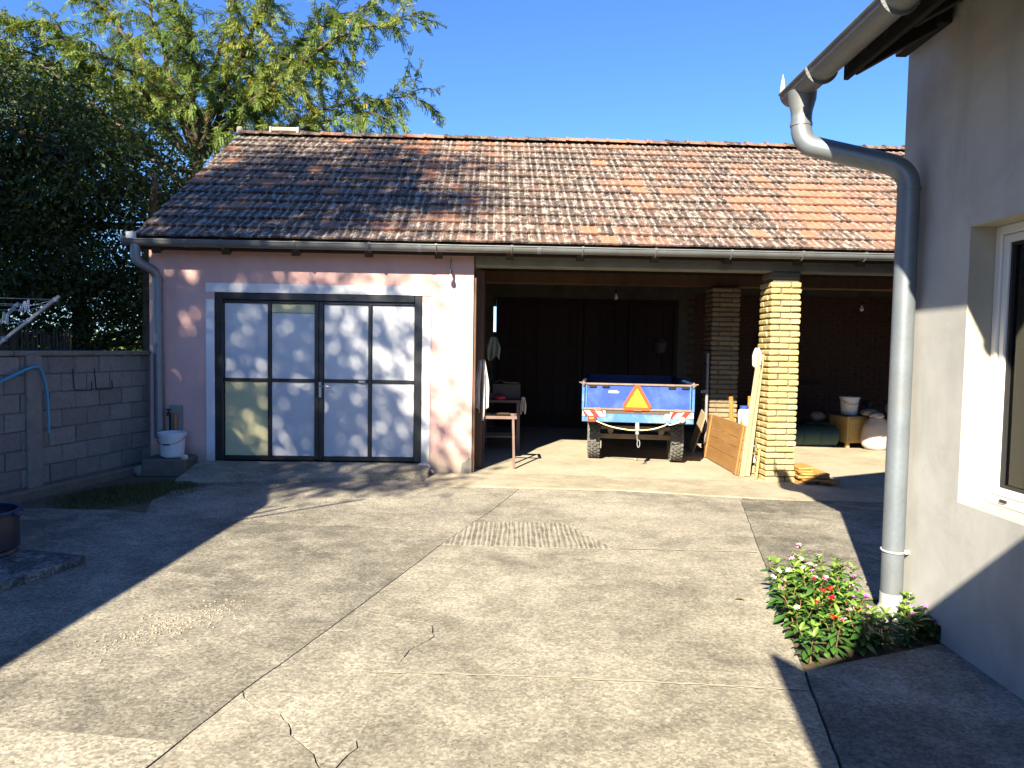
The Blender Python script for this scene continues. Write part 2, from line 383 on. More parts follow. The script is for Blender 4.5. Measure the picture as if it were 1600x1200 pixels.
def glass_mat():
    m, nt, out = new_mat('window_glass'); g = G(nt)
    gl = g.n('ShaderNodeBsdfGlossy'); gl.inputs['Roughness'].default_value = 0.02
    gl.inputs['Color'].default_value = (0.9, 0.95, 1, 1)
    tr = g.n('ShaderNodeBsdfTransparent'); tr.inputs['Color'].default_value = (0.85, 0.88, 0.87, 1)
    fr = g.n('ShaderNodeFresnel'); fr.inputs[0].default_value = 1.5
    mx = g.n('ShaderNodeMixShader')
    g.l(fr.outputs[0], mx.inputs[0]); g.l(tr.outputs[0], mx.inputs[1]); g.l(gl.outputs[0], mx.inputs[2]); g.l(mx.outputs[0], out.inputs[0])
    MATS['window_glass'] = m
glass_mat()

# ------------------------------------------------------------------ mesh builder
class MB:
    def __init__(s): s.v = []; s.f = []; s.mi = []; s.cur = 0
    def m(s, i): s.cur = i; return s
    def add(s, vs, fs, M=None):
        b = len(s.v)
        for p in vs:
            p = Vector(p)
            s.v.append(M @ p if M is not None else p)
        for f in fs: s.f.append(tuple(i + b for i in f)); s.mi.append(s.cur)
        return s
    def box(s, c, d, M=None, ch=0.0):
        x, y, z = (k / 2 for k in d)
        T = Matrix.Translation(c)
        if M is not None: T = M @ T
        if ch <= 0:
            vs = [(-x, -y, -z), (x, -y, -z), (x, y, -z), (-x, y, -z), (-x, -y, z), (x, -y, z), (x, y, z), (-x, y, z)]
            fs = [(3, 2, 1, 0), (4, 5, 6, 7), (0, 1, 5, 4), (1, 2, 6, 5), (2, 3, 7, 6), (3, 0, 4, 7)]
            return s.add(vs, fs, T)
        ch = min(ch, x * .8, y * .8, z * .8)
        vs = []; idx = {}
        for sx in (-1, 1):
            for sy in (-1, 1):
                for sz in (-1, 1):
                    for a in range(3):
                        p = [sx * x, sy * y, sz * z]
                        for k, hs in enumerate((x, y, z)):
                            if k != a: p[k] = (sx, sy, sz)[k] * (hs - ch)
                        idx[(sx, sy, sz, a)] = len(vs); vs.append(p)
        fs = []
        for a in range(3):
            b, c2 = (a + 1) % 3, (a + 2) % 3
            for sg in (-1, 1):
                q = []
                for (u, w) in ((-1, -1), (1, -1), (1, 1), (-1, 1)):
                    k = [0, 0, 0]; k[a] = sg; k[b] = u; k[c2] = w
                    q.append(idx[(*k, a)])
                fs.append(tuple(q) if sg > 0 else tuple(reversed(q)))
        for a in range(3):       # edges parallel to axis a
            b, c2 = (a + 1) % 3, (a + 2) % 3
            for u in (-1, 1):
                for w in (-1, 1):
                    k0 = [0, 0, 0]; k0[a] = -1; k0[b] = u; k0[c2] = w
                    k1 = list(k0); k1[a] = 1
                    q = (idx[(*k0, b)], idx[(*k1, b)], idx[(*k1, c2)], idx[(*k0, c2)])
                    fs.append(q if u * w < 0 else tuple(reversed(q)))
        for sx in (-1, 1):
            for sy in (-1, 1):
                for sz in (-1, 1):
                    q = tuple(idx[(sx, sy, sz, a)] for a in range(3))
                    fs.append(q if sx * sy * sz > 0 else tuple(reversed(q)))
        return s.add(vs, fs, T)
    def beam(s, p0, p1, w, h, up=(0, 0, 1), ch=0.0):
        p0, p1 = Vector(p0), Vector(p1)
        d = p1 - p0; L = d.length; d.normalize()
        up = Vector(up)
        if abs(d.dot(up)) > 0.98: up = Vector((0, 1, 0))
        x = d.cross(up).normalized(); z = x.cross(d)
        M = Matrix(((x.x, d.x, z.x, 0), (x.y, d.y, z.y, 0), (x.z, d.z, z.z, 0), (0, 0, 0, 1)))
        M = Matrix.Translation((p0 + p1) / 2) @ M
        return s.box((0, 0, 0), (w, L, h), M, ch)
    def tube(s, pts, r, n=10, caps=True, closed=False):
        pts = [Vector(p) for p in pts]; k = len(pts)
        rs = r if isinstance(r, (list, tuple)) else [r] * k
        t = []
        for i in range(k):
            a = pts[i - 1] if (i > 0 or closed) else pts[i]
            b = pts[(i + 1) % k] if (i < k - 1 or closed) else pts[i]
            t.append((b - a).normalized())
        ref = Vector((0, 0, 1)) if abs(t[0].z) < 0.9 else Vector((1, 0, 0))
        nrm = (ref - t[0] * ref.dot(t[0])).normalized()
        vs = []
        for i in range(k):
            if i:
                nrm = nrm - t[i] * nrm.dot(t[i])
                nrm = nrm.normalized() if nrm.length > 1e-6 else t[i].orthogonal().normalized()
            bi = t[i].cross(nrm)
            for j in range(n):
                a = 2 * math.pi * j / n
                vs.append(pts[i] + (nrm * math.cos(a) + bi * math.sin(a)) * rs[i])
        fs = []
        for i in range(k if closed else k - 1):
            i2 = (i + 1) % k
            for j in range(n):
                j2 = (j + 1) % n
                fs.append((i * n + j, i * n + j2, i2 * n + j2, i2 * n + j))
        if caps and not closed:
            fs.append(tuple(reversed(range(n)))); fs.append(tuple((k - 1) * n + j for j in range(n)))
        return s.add(vs, fs)
    def lathe(s, prof, n=24, M=None, caps=True):
        vs = []; k = len(prof)
        for (r, z) in prof:
            for j in range(n):
                a = 2 * math.pi * j / n
                vs.append((r * math.cos(a), r * math.sin(a), z))
        fs = []
        for i in range(k - 1):
            for j in range(n):
                j2 = (j + 1) % n
                fs.append((i * n + j, i * n + j2, (i + 1) * n + j2, (i + 1) * n + j))
        if caps:
            fs.append(tuple(reversed(range(n)))); fs.append(tuple((k - 1) * n + j for j in range(n)))
        return s.add(vs, fs, M)
    def prism(s, poly, z0, z1, M=None):
        n = len(poly)
        vs = [(p[0], p[1], z0) for p in poly] + [(p[0], p[1], z1) for p in poly]
        fs = [tuple(reversed(range(n))), tuple(range(n, 2 * n))]
        for i in range(n):
            j = (i + 1) % n
            fs.append((i, j, j + n, i + n))
        return s.add(vs, fs, M)
    def quad(s, a, b, c, d): return s.add((a, b, c, d), ((0, 1, 2, 3),))
    def mesh(s, name, mats, smooth=False):
        me = bpy.data.meshes.new(name)
        me.from_pydata([tuple(p) for p in s.v], [], s.f)
        for mm in (mats if isinstance(mats, (list, tuple)) else [mats]): me.materials.append(MATS[mm])
        if isinstance(mats, (list, tuple)) and len(mats) > 1: me.polygons.foreach_set('material_index', s.mi)
        if smooth:
            me.polygons.foreach_set('use_smooth', [True] * len(me.polygons))
            if hasattr(me, 'set_sharp_from_angle'): me.set_sharp_from_angle(angle=R(38))
        me.update()
        return me
    def build(s, name, mats, parent=None, loc=None, rot=None, smooth=False, **props):
        o = bpy.data.objects.new(name, s.mesh(name, mats, smooth))
        return place(o, parent, loc, rot, **props)

def place(o, parent=None, loc=None, rot=None, **props):
    col.objects.link(o)
    if parent is not None: o.parent = parent
    if loc is not None: o.location = loc
    if rot is not None: o.rotation_euler = rot
    for k, v in props.items(): o[k] = v
    return o

def inst(name, me, parent=None, loc=None, rot=None, scale=None, **props):
    o = bpy.data.objects.new(name, me)
    place(o, parent, loc, rot, **props)
    if scale is not None: o.scale = scale if isinstance(scale, (tuple, list, Vector)) else (scale,) * 3
    return o

def thing(name, label, cat, loc=(0, 0, 0), rotz=0.0, group=None):
    o = bpy.data.objects.new(name, None)
    o.empty_display_size = 0.2
    place(o, None, loc, (0, 0, rotz), label=label, category=cat)
    if group: o['group'] = group
    return o

def structure(name, rot=None, loc=None):
    o = bpy.data.objects.new(name, None)
    place(o, None, loc, rot, kind='structure')
    return o

def arc(p0, p1, p2, n=6):
    """quadratic curve through a bend"""
    p0, p1, p2 = Vector(p0), Vector(p1), Vector(p2)
    return [p0 * (1 - t) ** 2 + p1 * 2 * t * (1 - t) + p2 * t * t for t in [i / n for i in range(n + 1)]]

def lumpy(name, mat, size, seed, parent=None, loc=None, rot=None, sub=3, amp=0.18, freq=2.2, **props):
    bm = bmesh.new()
    bmesh.ops.create_icosphere(bm, subdivisions=sub, radius=1.0)
    for v in bm.verts:
        d = mnoise.noise(v.co * freq + Vector((seed, seed * 1.7, -seed))) + 0.5 * mnoise.noise(v.co * freq * 2.3 + Vector((seed, 0, 3)))
        v.co *= 1 + amp * d
        v.co.x *= size[0]; v.co.y *= size[1]; v.co.z *= size[2]
    me = bpy.data.meshes.new(name); bm.to_mesh(me); bm.free()
    me.materials.append(MATS[mat])
    me.polygons.foreach_set('use_smooth', [True] * len(me.polygons))
    return place(bpy.data.objects.new(name, me), parent, loc, rot, **props)

def gz(x, y):
    """the yard falls a few centimetres towards the right-hand bay"""
    k = min(1.0, max(0.0, (y - 5.0) / 3.0))
    return -0.02 * max(0.0, min(x, 6.0) - 0.1) * k

# ================================================================== GROUND
gm = MB(); gm.quad((-400, -400, -0.16), (400, -400, -0.16), (400, 600, -0.16), (-400, 600, -0.16))
ground = gm.build('ground', 'earth', None, kind='structure')

def jit(p, amp):
    q = Vector((round(p[0], 3) * 8.5, round(p[1], 3) * 8.5, 1.3))
    return (p[0] + amp * mnoise.noise(q), p[1] + amp * mnoise.noise(q + Vector((17.3, 5.1, 2))))
def refine(poly, step=0.07, amp=0.02):
    out = []
    for i in range(len(poly)):
        a, b = poly[i], poly[(i + 1) % len(poly)]
        if (a > b): a2, b2, rev = b, a, True
        else: a2, b2, rev = a, b, False
        L = math.dist(a, b); k = max(1, int(L / step))
        pts = [(a2[0] + (b2[0] - a2[0]) * t / k, a2[1] + (b2[1] - a2[1]) * t / k) for t in range(k + 1)]
        if rev: pts.reverse()
        out += [jit(p, amp) for p in pts[:-1]]
    return out
def inset(poly, d):
    n = len(poly)
    area = sum(poly[i][0] * poly[(i + 1) % n][1] - poly[(i + 1) % n][0] * poly[i][1] for i in range(n))
    if area < 0: poly = poly[::-1]
    out = []
    for i in range(n):
        p0, p1, p2 = Vector(poly[i - 1]), Vector(poly[i]), Vector(poly[(i + 1) % n])
        e1 = (p1 - p0).normalized(); e2 = (p2 - p1).normalized()
        n1 = Vector((-e1.y, e1.x)); n2 = Vector((-e2.y, e2.x))
        b = n1 + n2
        b = b.normalized() if b.length > 1e-4 else n1
        k = d / max(0.45, b.dot(n1))
        out.append((p1.x + b.x * k, p1.y + b.y * k))
    return out
def slab(poly, mat, parent, gap=0.006, top=0.0, amp=0.006, name='slab', thick=0.13, step=0.07, label=None, zf=gz, grid=0.45):
    base = inset(refine(poly, step, amp), gap)
    topp = inset(base, 0.003)
    bm = bmesh.new()
    n = len(base)
    vt = [bm.verts.new((p[0], p[1], 0)) for p in topp]
    f = bm.faces.new(vt)
    bmesh.ops.triangulate(bm, faces=[f])
    xs = [p[0] for p in base]; ys = [p[1] for p in base]
    def cuts(lo, hi): return [lo + grid * i for i in range(1, int((hi - lo) / grid) + 1)]
    for x in cuts(min(xs), max(xs)):
        bmesh.ops.bisect_plane(bm, geom=bm.verts[:] + bm.edges[:] + bm.faces[:], plane_co=(x, 0, 0), plane_no=(1, 0, 0))
    for y in cuts(min(ys), max(ys)):
        bmesh.ops.bisect_plane(bm, geom=bm.verts[:] + bm.edges[:] + bm.faces[:], plane_co=(0, y, 0), plane_no=(0, 1, 0))
    bnd = [e for e in bm.edges if len(e.link_faces) == 1]
    ext = bmesh.ops.extrude_edge_only(bm, edges=bnd)
    nv = [g for g in ext['geom'] if isinstance(g, bmesh.types.BMVert)]
    c = Vector((sum(xs) / n, sum(ys) / n, 0))
    low = set(nv)
    for v in nv: v.co.z = -1.0
    ext2 = bmesh.ops.extrude_edge_only(bm, edges=[e for e in bm.edges if e.verts[0] in low and e.verts[1] in low])
    nv2 = [g for g in ext2['geom'] if isinstance(g, bmesh.types.BMVert)]
    low2 = set(nv2)
    for v in bm.verts:
        h = zf(v.co.x, v.co.y) + top + 0.004 * mnoise.noise(Vector((v.co.x * 1.1, v.co.y * 1.1, 4.0)))
        if v in low2: v.co.z = h - thick
        elif v in low: v.co.z = h - 0.005
        else: v.co.z = h
    bmesh.ops.recalc_face_normals(bm, faces=bm.faces[:])
    me = bpy.data.meshes.new(name); bm.to_mesh(me); bm.free()
    me.materials.append(MATS[mat])
    o = bpy.data.objects.new(name, me)
    place(o, parent)
    if label: o['label'] = label
    return o

yard = structure('concrete_yard')
J = [(-2.10, -1.0), (-1.42, 2.40), (-1.344, 2.757), (-1.253, 3.189), (-0.978, 4.236), (-0.615, 5.695), (-0.40, 6.47), (-0.273, 6.873), (0.02, 8.07)]
crack = [(-1.253, 3.189), (-1.15, 3.06), (-1.06, 3.02), (-0.957, 2.921), (-0.886, 2.80), (-0.82, 2.735), (-0.744, 2.62), (-0.684, 2.55), (-0.60, 2.2), (-0.55, 1.2), (-0.62, -1.0)]
def crooked(pts, amp, seed):
    rr_ = random.Random(seed); out = [pts[0]]
    for a, b in zip(pts[:-1], pts[1:]):
        k = max(2, int(math.dist(a, b) / 0.045))
        for i in range(1, k + 1):
            q = (a[0] + (b[0] - a[0]) * i / k, a[1] + (b[1] - a[1]) * i / k)
            out.append(q if i == k else (q[0] + rr_.uniform(-amp, amp), q[1] + rr_.uniform(-amp, amp)))
    return out
crack_a = crooked(crack[0:8], 0.013, 4); crack_b = crooked(crack[7:], 0.013, 5)
# slabs left of the long joint
slab([(-7.5, -1.0), J[0], J[1], J[2], (-1.70, 2.80), (-2.125, 2.837), (-2.7, 2.86), (-7.5, 2.9)], 'worn_concrete', yard, 0.0005, 0.003, label='pale rough slab in the near left corner')
slab([(-7.5, 2.9), (-2.7, 2.86), (-2.125, 2.837), (-1.70, 2.80), J[2], J[3], J[4], J[5], (-0.5, 6.1), (-2.81, 6.41), (-3.197, 6.479), (-3.839, 6.661), (-4.368, 6.671), (-7.5, 6.6)], 'left_concrete', yard, 0.0012)
slab([(-2.81, 6.41), (-0.5, 6.1), J[6], J[7], J[8], (-1.0, 8.12), (-1.204, 8.50), (-2.179, 8.25), (-3.492, 7.96), (-3.75, 7.6), (-3.72, 7.1), (-3.5, 6.565), (-3.197, 6.479)], 'left_concrete', yard, 0.0005)
# slabs right of it
slab([J[0], J[1], J[2]] + crack_a + crack_b[1:], 'yard_concrete', yard, 0.0005)
lobe = crooked([crack[7], (-0.62, 2.75), (-0.70, 2.9), (-0.80, 3.05), (-0.76, 3.25), (-0.719, 3.395)], 0.012, 8)
lobe2 = crooked([(-0.719, 3.395), (-0.60, 3.55), (-0.531, 3.719), (-0.45, 3.87), (-0.484, 4.031), (-0.62, 4.09), (-0.784, 4.143), J[4]], 0.012, 9)
slab(crack_a + lobe[1:] + lobe2[1:], 'smooth_concrete', yard, 0.0005, label='pale smooth repair patch beside the long joint')
slab(crack_b + [(0.75, -1.0), (1.0, 1.6), (1.286, 2.763), (1.41, 3.31), (0.298, 3.374), (-0.327, 3.4), (-0.719, 3.395)] + lobe[-2:0:-1], 'yard_concrete', yard, 0.0005)
slab([(-0.719, 3.395), (-0.327, 3.4), (0.298, 3.374), (1.41, 3.31), (1.454, 3.503), (1.563, 4.0), (1.847, 5.162), (1.96, 5.664), (0.788, 5.675), (-0.559, 5.68), J[5]] + lobe2[::-1][:-1], 'yard_concrete', yard, 0.0005)
slab([J[5], (-0.559, 5.68), (0.788, 5.675), (0.427, 6.50), (-0.38, 6.47), J[6]], 'broomed_concrete', yard, 0.0005, 0.002, 0.012, label='small ribbed concrete patch in the middle of the yard')
slab([J[6], (-0.38, 6.47), (0.427, 6.50), (0.788, 5.675), (1.96, 5.664), (2.48, 7.841), (2.53, 8.0), (1.12, 8.15), J[8], J[7]], 'yard_concrete', yard, 0.0005)
slab([(1.63, 4.52), (1.847, 5.162), (1.96, 5.664), (2.48, 7.841), (2.53, 8.0), (3.06, 7.98), (10.0, 8.2), (10.0, 4.52), (2.75, 4.52), (2.3, 4.72), (1.9, 4.80)][::-1], 'left_concrete', yard, 0.0005)
slab([(1.454, 3.503), (2.403, 3.90), (2.46, 3.90), (2.46, -3.0), (0.75, -3.0), (0.75, -1.0), (1.0, 1.6), (1.286, 2.763), (1.41, 3.31)][::-1], 'pad_concrete', yard, 0.004, 0.012, label='grey slab along the house wall in front of the flowers')

def joint_mortar(pts, w_, seed):
    pts = crooked(pts, 0.006, seed); q = MB(); rr_ = random.Random(seed)
    L, Rr = [], []
    for p in pts:
        a = w_ * rr_.uniform(.25, 1.0); z = gz(*p) + 0.0065 + 0.004 * mnoise.noise(Vector((p[0] * 1.1, p[1] * 1.1, 4.0)))
        L.append((p[0], p[1] - a / 2, z)); Rr.append((p[0], p[1] + a / 2, z))
    n = len(pts)
    q.add(L + Rr, [(i, i + 1, n + i + 1, n + i) for i in range(n - 1)])
    q.build('joint_mortar', 'joint_pale', yard)
simple('joint_pale', (0.32, 0.295, 0.235), 0.95, 0, 0.25, 40, 0.3)
joint_mortar([(-0.719, 3.395), (-0.327, 3.4), (0.298, 3.374), (1.40, 3.312)], 0.022, 31)
joint_mortar([(0.788, 5.675), (1.94, 5.664)], 0.022, 32)
# apron and floor of the bays (laid out square to the barn)
TH = R(2.2)
BO = Vector((-0.604, 9.025, 0.0))
def B(x, y, z=0.0):
    return Vector((BO.x + x * math.cos(TH) - y * math.sin(TH), BO.y + x * math.sin(TH) + y * math.cos(TH), z))
def B2(x, y): p = B(x, y); return (p.x, p.y)
floor_ob = structure('barn_floor')
slab([B2(-0.56, -0.88), B2(1.70, -0.90), (3.06, 8.0), (10.0, 8.2), B2(10.5, 0.0), B2(0.0, 0.0), B2(-0.50, -0.02)], 'floor_concrete', floor_ob, 0.003, 0.004, 0.012, name='apron_slab')
slab([B2(0.0, 0.0), B2(10.5, 0.0), B2(10.5, 5.6), B2(0.0, 5.6)], 'floor_concrete', floor_ob, 0.002, 0.004, 0.0, name='floor_slab', step=0.5)
# ramp in front of the garage door
def ramp_z(x, y):
    d = (Vector((x, y, 0)) - BO); ly = -d.x * math.sin(TH) + d.y * math.cos(TH)
    return 0.012 + 0.112 * max(0.0, min(1.0, (ly + 0.92) / 0.85))
slab([B2(-3.42, -0.02), B2(-3.40, -0.85), (-3.47, 8.01), (-2.179, 8.29), (-1.204, 8.56), B2(-0.50, -0.42), B2(-0.545, -0.02)], 'ramp_concrete', floor_ob, 0.004, 0.0, 0.03, name='ramp_slab', zf=ramp_z, step=0.13, grid=0.3)

# ================================================================== BARN (local axes: x along the front, y into the depth)
barn = thing('barn', 'long outbuilding with old clay tile roof, pink garage front and two open bays', 'barn', BO, TH)
XR = 10.5           # right end of the building, hidden behind the house
EAVE_Y, EAVE_Z = -0.30, 2.866
RA = math.atan2(5.12 - EAVE_Z, 3.30 - EAVE_Y)
RS = Vector((0, math.cos(RA), math.sin(RA))); RN = Vector((0, -math.sin(RA), math.cos(RA)))
ROWS, GAUGE, COVER = 14, math.hypot(3.6, 5.12 - EAVE_Z) / 14, 0.218
def roof_z(y): return EAVE_Z + (y - EAVE_Y) * math.tan(RA)

# pink front wall with the door opening left free
w = MB()
xl, xr, dl, dr, dt = -4.05, 0.0, -3.243, -0.641, 2.25
ztop = roof_z(0.0) - 0.06
for (a, b, z0, z1) in ((xl, dl, -0.1, ztop), (dr, xr, -0.1, ztop), (dl, dr, dt, ztop)):
    w.quad((a, 0, z0), (b, 0, z0), (b, 0, z1), (a, 0, z1))
    w.quad((b, 0.25, z0), (a, 0.25, z0), (a, 0.25, z1), (b, 0.25, z1))
w.quad((dl, 0, -.1), (dl, 0.25, -.1), (dl, 0.25, dt), (dl, 0, dt))
w.quad((dr, 0.25, -.1), (dr, 0, -.1), (dr, 0, dt), (dr, 0.25, dt))
w.quad((dl, 0, dt), (dl, .25, dt), (dr, .25, dt), (dr, 0, dt))
w.quad((xr, 0, -.1), (xr, .25, -.1), (xr, .25, ztop), (xr, 0, ztop))
w.quad((xl, .25, -.1), (xl, 0, -.1), (xl, 0, ztop), (xl, .25, ztop))
fw = w.build('front_wall', 'pink_plaster', barn, label='pink plastered front wall')
p = MB()
p.box((-3.295, -0.004, 1.06), (0.103, 0.02, 2.20)); p.box((-0.587, -0.004, 1.06), (0.107, 0.02, 2.20)); p.box((-1.941, -0.004, 2.307), (2.815, 0.02, 0.112))
p.build('door_surround', 'white_band', fw)
p = MB(); p.prism([(-0.135, 0.0), (0.004, 0.0), (0.004, 0.17), (-0.03, 0.20), (-0.07, 0.15), (-0.12, 0.13)], -0.006, 0.02, Matrix(((1, 0, 0, 0), (0, 0, 1, 0), (0, 1, 0, 0), (0, 0, 0, 1))))
p.build('bare_plaster', 'old_cement', fw)
# other walls
def gable(mb, x0, x1, y0, y1, yr=3.3):
    pts = [(y0, -0.1), (y1, -0.1), (y1, roof_z(2 * yr - y1) - 0.07), (yr, roof_z(yr) - 0.07), (y0, roof_z(y0) - 0.07)]
    n = len(pts)
    mb.add([(x0, *q) for q in pts] + [(x1, *q) for q in pts], [tuple(range(n)), tuple(reversed(range(n, 2 * n)))] + [(i + n, (i + 1) % n + n, (i + 1) % n, i) for i in range(n)])
w = MB(); gable(w, -4.05, -3.80, 0.25, 5.75); w.build('side_wall', 'pink_plaster', barn)
w = MB(); gable(w, -0.20, 0.0, 0.25, 5.50); w.build('party_wall', 'old_cement', barn)
w = MB(); gable(w, XR - .25, XR, 0.25, 5.75); w.build('end_wall', 'old_cement', barn)
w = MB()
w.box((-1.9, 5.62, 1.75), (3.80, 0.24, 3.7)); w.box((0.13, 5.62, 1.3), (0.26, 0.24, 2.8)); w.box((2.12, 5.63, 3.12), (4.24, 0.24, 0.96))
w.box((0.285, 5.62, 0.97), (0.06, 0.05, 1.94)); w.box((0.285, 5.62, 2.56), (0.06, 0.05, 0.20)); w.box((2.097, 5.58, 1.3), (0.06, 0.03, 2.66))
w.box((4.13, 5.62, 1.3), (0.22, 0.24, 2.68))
w.build('back_wall', 'shaded_cement', barn)
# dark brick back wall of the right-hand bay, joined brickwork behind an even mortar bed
w = MB(); w.box((7.37, 5.64, 1.75), (6.26, 0.2, 3.7)); bw = w.build('bay_back_wall', 'shaded_cement', barn)
bk = MB()
for r_ in range(36):
    z = -0.02 + r_ * 0.078
    x = 4.27 + (0.13 if r_ % 2 else 0.0)
    while x < 8.6:
        bk.box((x + 0.124, 5.535 + random.uniform(-.004, .004), z + 0.033), (0.248, 0.02, 0.066)); x += 0.262
o = bk.build('brickwork', 'red_brick', bw); o['kind'] = 'stuff'

# lintel over the bays, wall plate, timber inside
p = MB(); p.box((5.27, 0.125, 2.715), (10.5, 0.25, 0.155), ch=0.012); p.build('lintel_beam', 'lintel_concrete', barn)
p = MB(); p.box((5.27, 0.13, 2.90), (10.5, 0.14, 0.20), ch=0.01); p.build('wall_plate', 'dark_timber', barn)
p = MB(); p.box((5.27, 2.6, 2.76), (10.5, 0.2, 0.20), ch=0.012); p.build('tie_beam', 'old_timber', barn)
for k, x in enumerate((-3.85, -3.011, -2.167, -1.279, -0.426, 0.448, 1.32, 2.243, 3.156, 4.034, 4.836, 5.72, 6.6, 7.5, 8.4, 9.3, 10.2)):
    p = MB()
    a = Vector((x, EAVE_Y + 0.02, roof_z(EAVE_Y + 0.02) - 0.122)); b = Vector((x, 3.28, roof_z(3.28) - 0.122))
    p.beam(a, b, 0.10, 0.165); p.build('rafter', 'dark_timber', barn)
p = MB(); p.box((3.2, -0.225, 2.80), (14.6, 0.022, 0.14), ch=.003); p.build('fascia', 'dark_timber', barn)  # hidden board, added to stop sun leaking in between gutter and tiles
# timber lining on the left side of the bay: posts, rails and boards
for (y, wd) in ((0.36, 0.13), (1.9, 0.12), (3.4, 0.12)):
    p = MB(); p.box((0.065, y, 1.31), (0.125, wd, 2.62), ch=0.008); p.build('timber_post', 'old_timber', barn)
y = 0.02
k = 0
while y < 5.4:
    wdt = random.uniform(0.13, 0.2)
    if not any(abs(y + wdt / 2 - q) < wdt / 2 + .07 for q in (0.36, 1.9, 3.4)):
        p = MB(); p.box((0.02, y + wdt / 2, 1.28 + random.uniform(-.05, .05)), (0.034, wdt - 0.012, 2.5), ch=0.004); p.build('wall_board', 'old_timber', barn)
    y += wdt

# ---- timber gate in the back wall: two leaves of boards
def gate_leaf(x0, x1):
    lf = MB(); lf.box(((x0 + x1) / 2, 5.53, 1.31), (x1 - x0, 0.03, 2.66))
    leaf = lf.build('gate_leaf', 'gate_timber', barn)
    n = 6; wd = (x1 - x0) / n
    for i in range(n):
        q = MB(); q.box((x0 + wd * (i + .5), 5.503, 1.31), (wd - 0.012, 0.022, 2.66), ch=0.004); q.build('board', 'gate_timber', leaf)
    for z in (0.25, 0.98, 1.62, 2.5):
        q = MB(); q.box(((x0 + x1) / 2, 5.478, z), (x1 - x0 - 0.02, 0.028, 0.09), ch=0.004); q.build('gate_rail', 'gate_timber', leaf)
    for x in (x0 + .06, (x0 + x1) / 2, x1 - .06):
        q = MB(); q.box((x, 5.462, 1.31), (0.08, 0.026, 2.52), ch=0.004); q.build('gate_stile', 'gate_timber', leaf)
gate_leaf(0.315, 2.094); gate_leaf(2.10, 4.06)

# ---- garage door: black frame, eight panels
gd = MB(); gd.box((-1.942, 0.075, 1.19), (2.602, 0.02, 2.12)); gdo = gd.build('garage_door', 'black_paint', barn)
Zb, Zt, Yd = 0.127, 2.25, 0.03
fr = MB()
fr.box((dl + 0.05, Yd, (Zb + Zt) / 2), (0.098, 0.07, Zt - Zb), ch=0.006); fr.box((dr - 0.05, Yd, (Zb + Zt) / 2), (0.098, 0.07, Zt - Zb), ch=0.006)
fr.box(((dl + dr) / 2, Yd, Zt - 0.045), (dr - dl - 0.2, 0.07, 0.088), ch=0.006)
fr.build('door_frame', 'black_paint', gdo)
lx0, lx1 = dl + 0.103, dr - 0.103
mid = -1.947
bars = MB()
for x, wd in ((mid - 0.028, 0.052), (mid + 0.028, 0.052)): bars.box((x, Yd + 0.006, 1.15), (wd, 0.045, 2.0), ch=0.005)
for x in (-2.571, -1.305): bars.box((x, Yd + 0.012, 1.15), (0.042, 0.032, 1.99), ch=0.004)
for a, b in ((lx0, mid - 0.056), (mid + 0.056, lx1)):
    bars.box(((a + b) / 2, Yd + 0.014, 0.155), (b - a, 0.03, 0.05), ch=0.004)
    bars.box(((a + b) / 2, Yd + 0.014, 2.14), (b - a, 0.03, 0.035), ch=0.004)
for a, b in ((lx0, -2.593), (-2.549, mid - .056), (mid + .056, -1.327), (-1.283, lx1)):
    bars.box(((a + b) / 2, Yd + 0.015, 1.15), (b - a, 0.03, 0.036), ch=0.004)
bars.build('leaf_frame', 'black_paint', gdo)
for a, b in ((lx0, -2.593), (-2.549, mid - .056), (mid + .056, -1.327), (-1.283, lx1)):
    for z0, z1 in ((0.182, 1.131), (1.169, 2.121)):
        first_low = (a == lx0 and z0 < 1); second_up = (a == -2.549 and z0 > 1)
        q = MB()
        zz = z1 if not second_up else 2.004
        q.box(((a + b) / 2, Yd + 0.03, (z0 + zz) / 2), (b - a - 0.006, 0.012, zz - z0 - 0.004), ch=0.003)
        q.build('door_panel', 'yellowed_panel' if first_low else 'white_panel', gdo, **({'label': 'yellowed lower left panel'} if first_low else {}))
        if second_up:
            q = MB(); q.box(((a + b) / 2, Yd + 0.03, (2.008 + z1) / 2), (b - a - 0.006, 0.012, z1 - 2.008), ch=0.003)
            q.build('door_panel', 'yellowed_panel', gdo, label='yellowed strip at the top of the second panel')
q = MB(); q.box((-1.925, -0.002, 1.04), (0.036, 0.012, 0.2), ch=0.004); q.tube([(-1.925, -0.006, 1.09), (-1.925, -0.05, 1.09), (-1.91, -0.052, 1.09), (-1.80, -0.05, 1.085)], 0.009, 8)
q.tube([(-1.925, -0.012, 0.99), (-1.925, -0.004, 0.99)], 0.012, 8)
q.build('door_handle', 'steel', gdo, smooth=True)
q = MB(); q.box((-1.40, 0.012, 1.15), (0.09, 0.02, 0.028), ch=0.004); q.build('door_latch', 'steel', gdo)

# ---- roof
deck = MB()
for (a, b, t0, t1) in ((EAVE_Y, 3.30, 0.005, 0.03),):
    pass
def slopebox(mb, y0, y1, x0, x1, n0, n1, sgn=1):
    q = []
    for y in (y0, y1):
        for n in (n0, n1):
            yy = y if sgn > 0 else 6.6 - y
            q.append((yy - math.sin(RA) * n * sgn, roof_z(y) + math.cos(RA) * n))
    o_ = [q[0], q[2], q[3], q[1]]
    if sgn < 0: o_ = o_[::-1]
    mb.add([(x0, *k) for k in o_] + [(x1, *k) for k in o_], [(0, 1, 2, 3), (7, 6, 5, 4)] + [(i + 4, (i + 1) % 4 + 4, (i + 1) % 4, i) for i in range(4)])
slopebox(deck, EAVE_Y + 0.02, 3.295, -4.09, XR + .1, -0.035, -0.006)
slopebox(deck, 0.55, 3.295, -4.09, XR + .1, -0.035, 0.012, -1)
roof = deck.build('roof', 'dark_timber', barn)

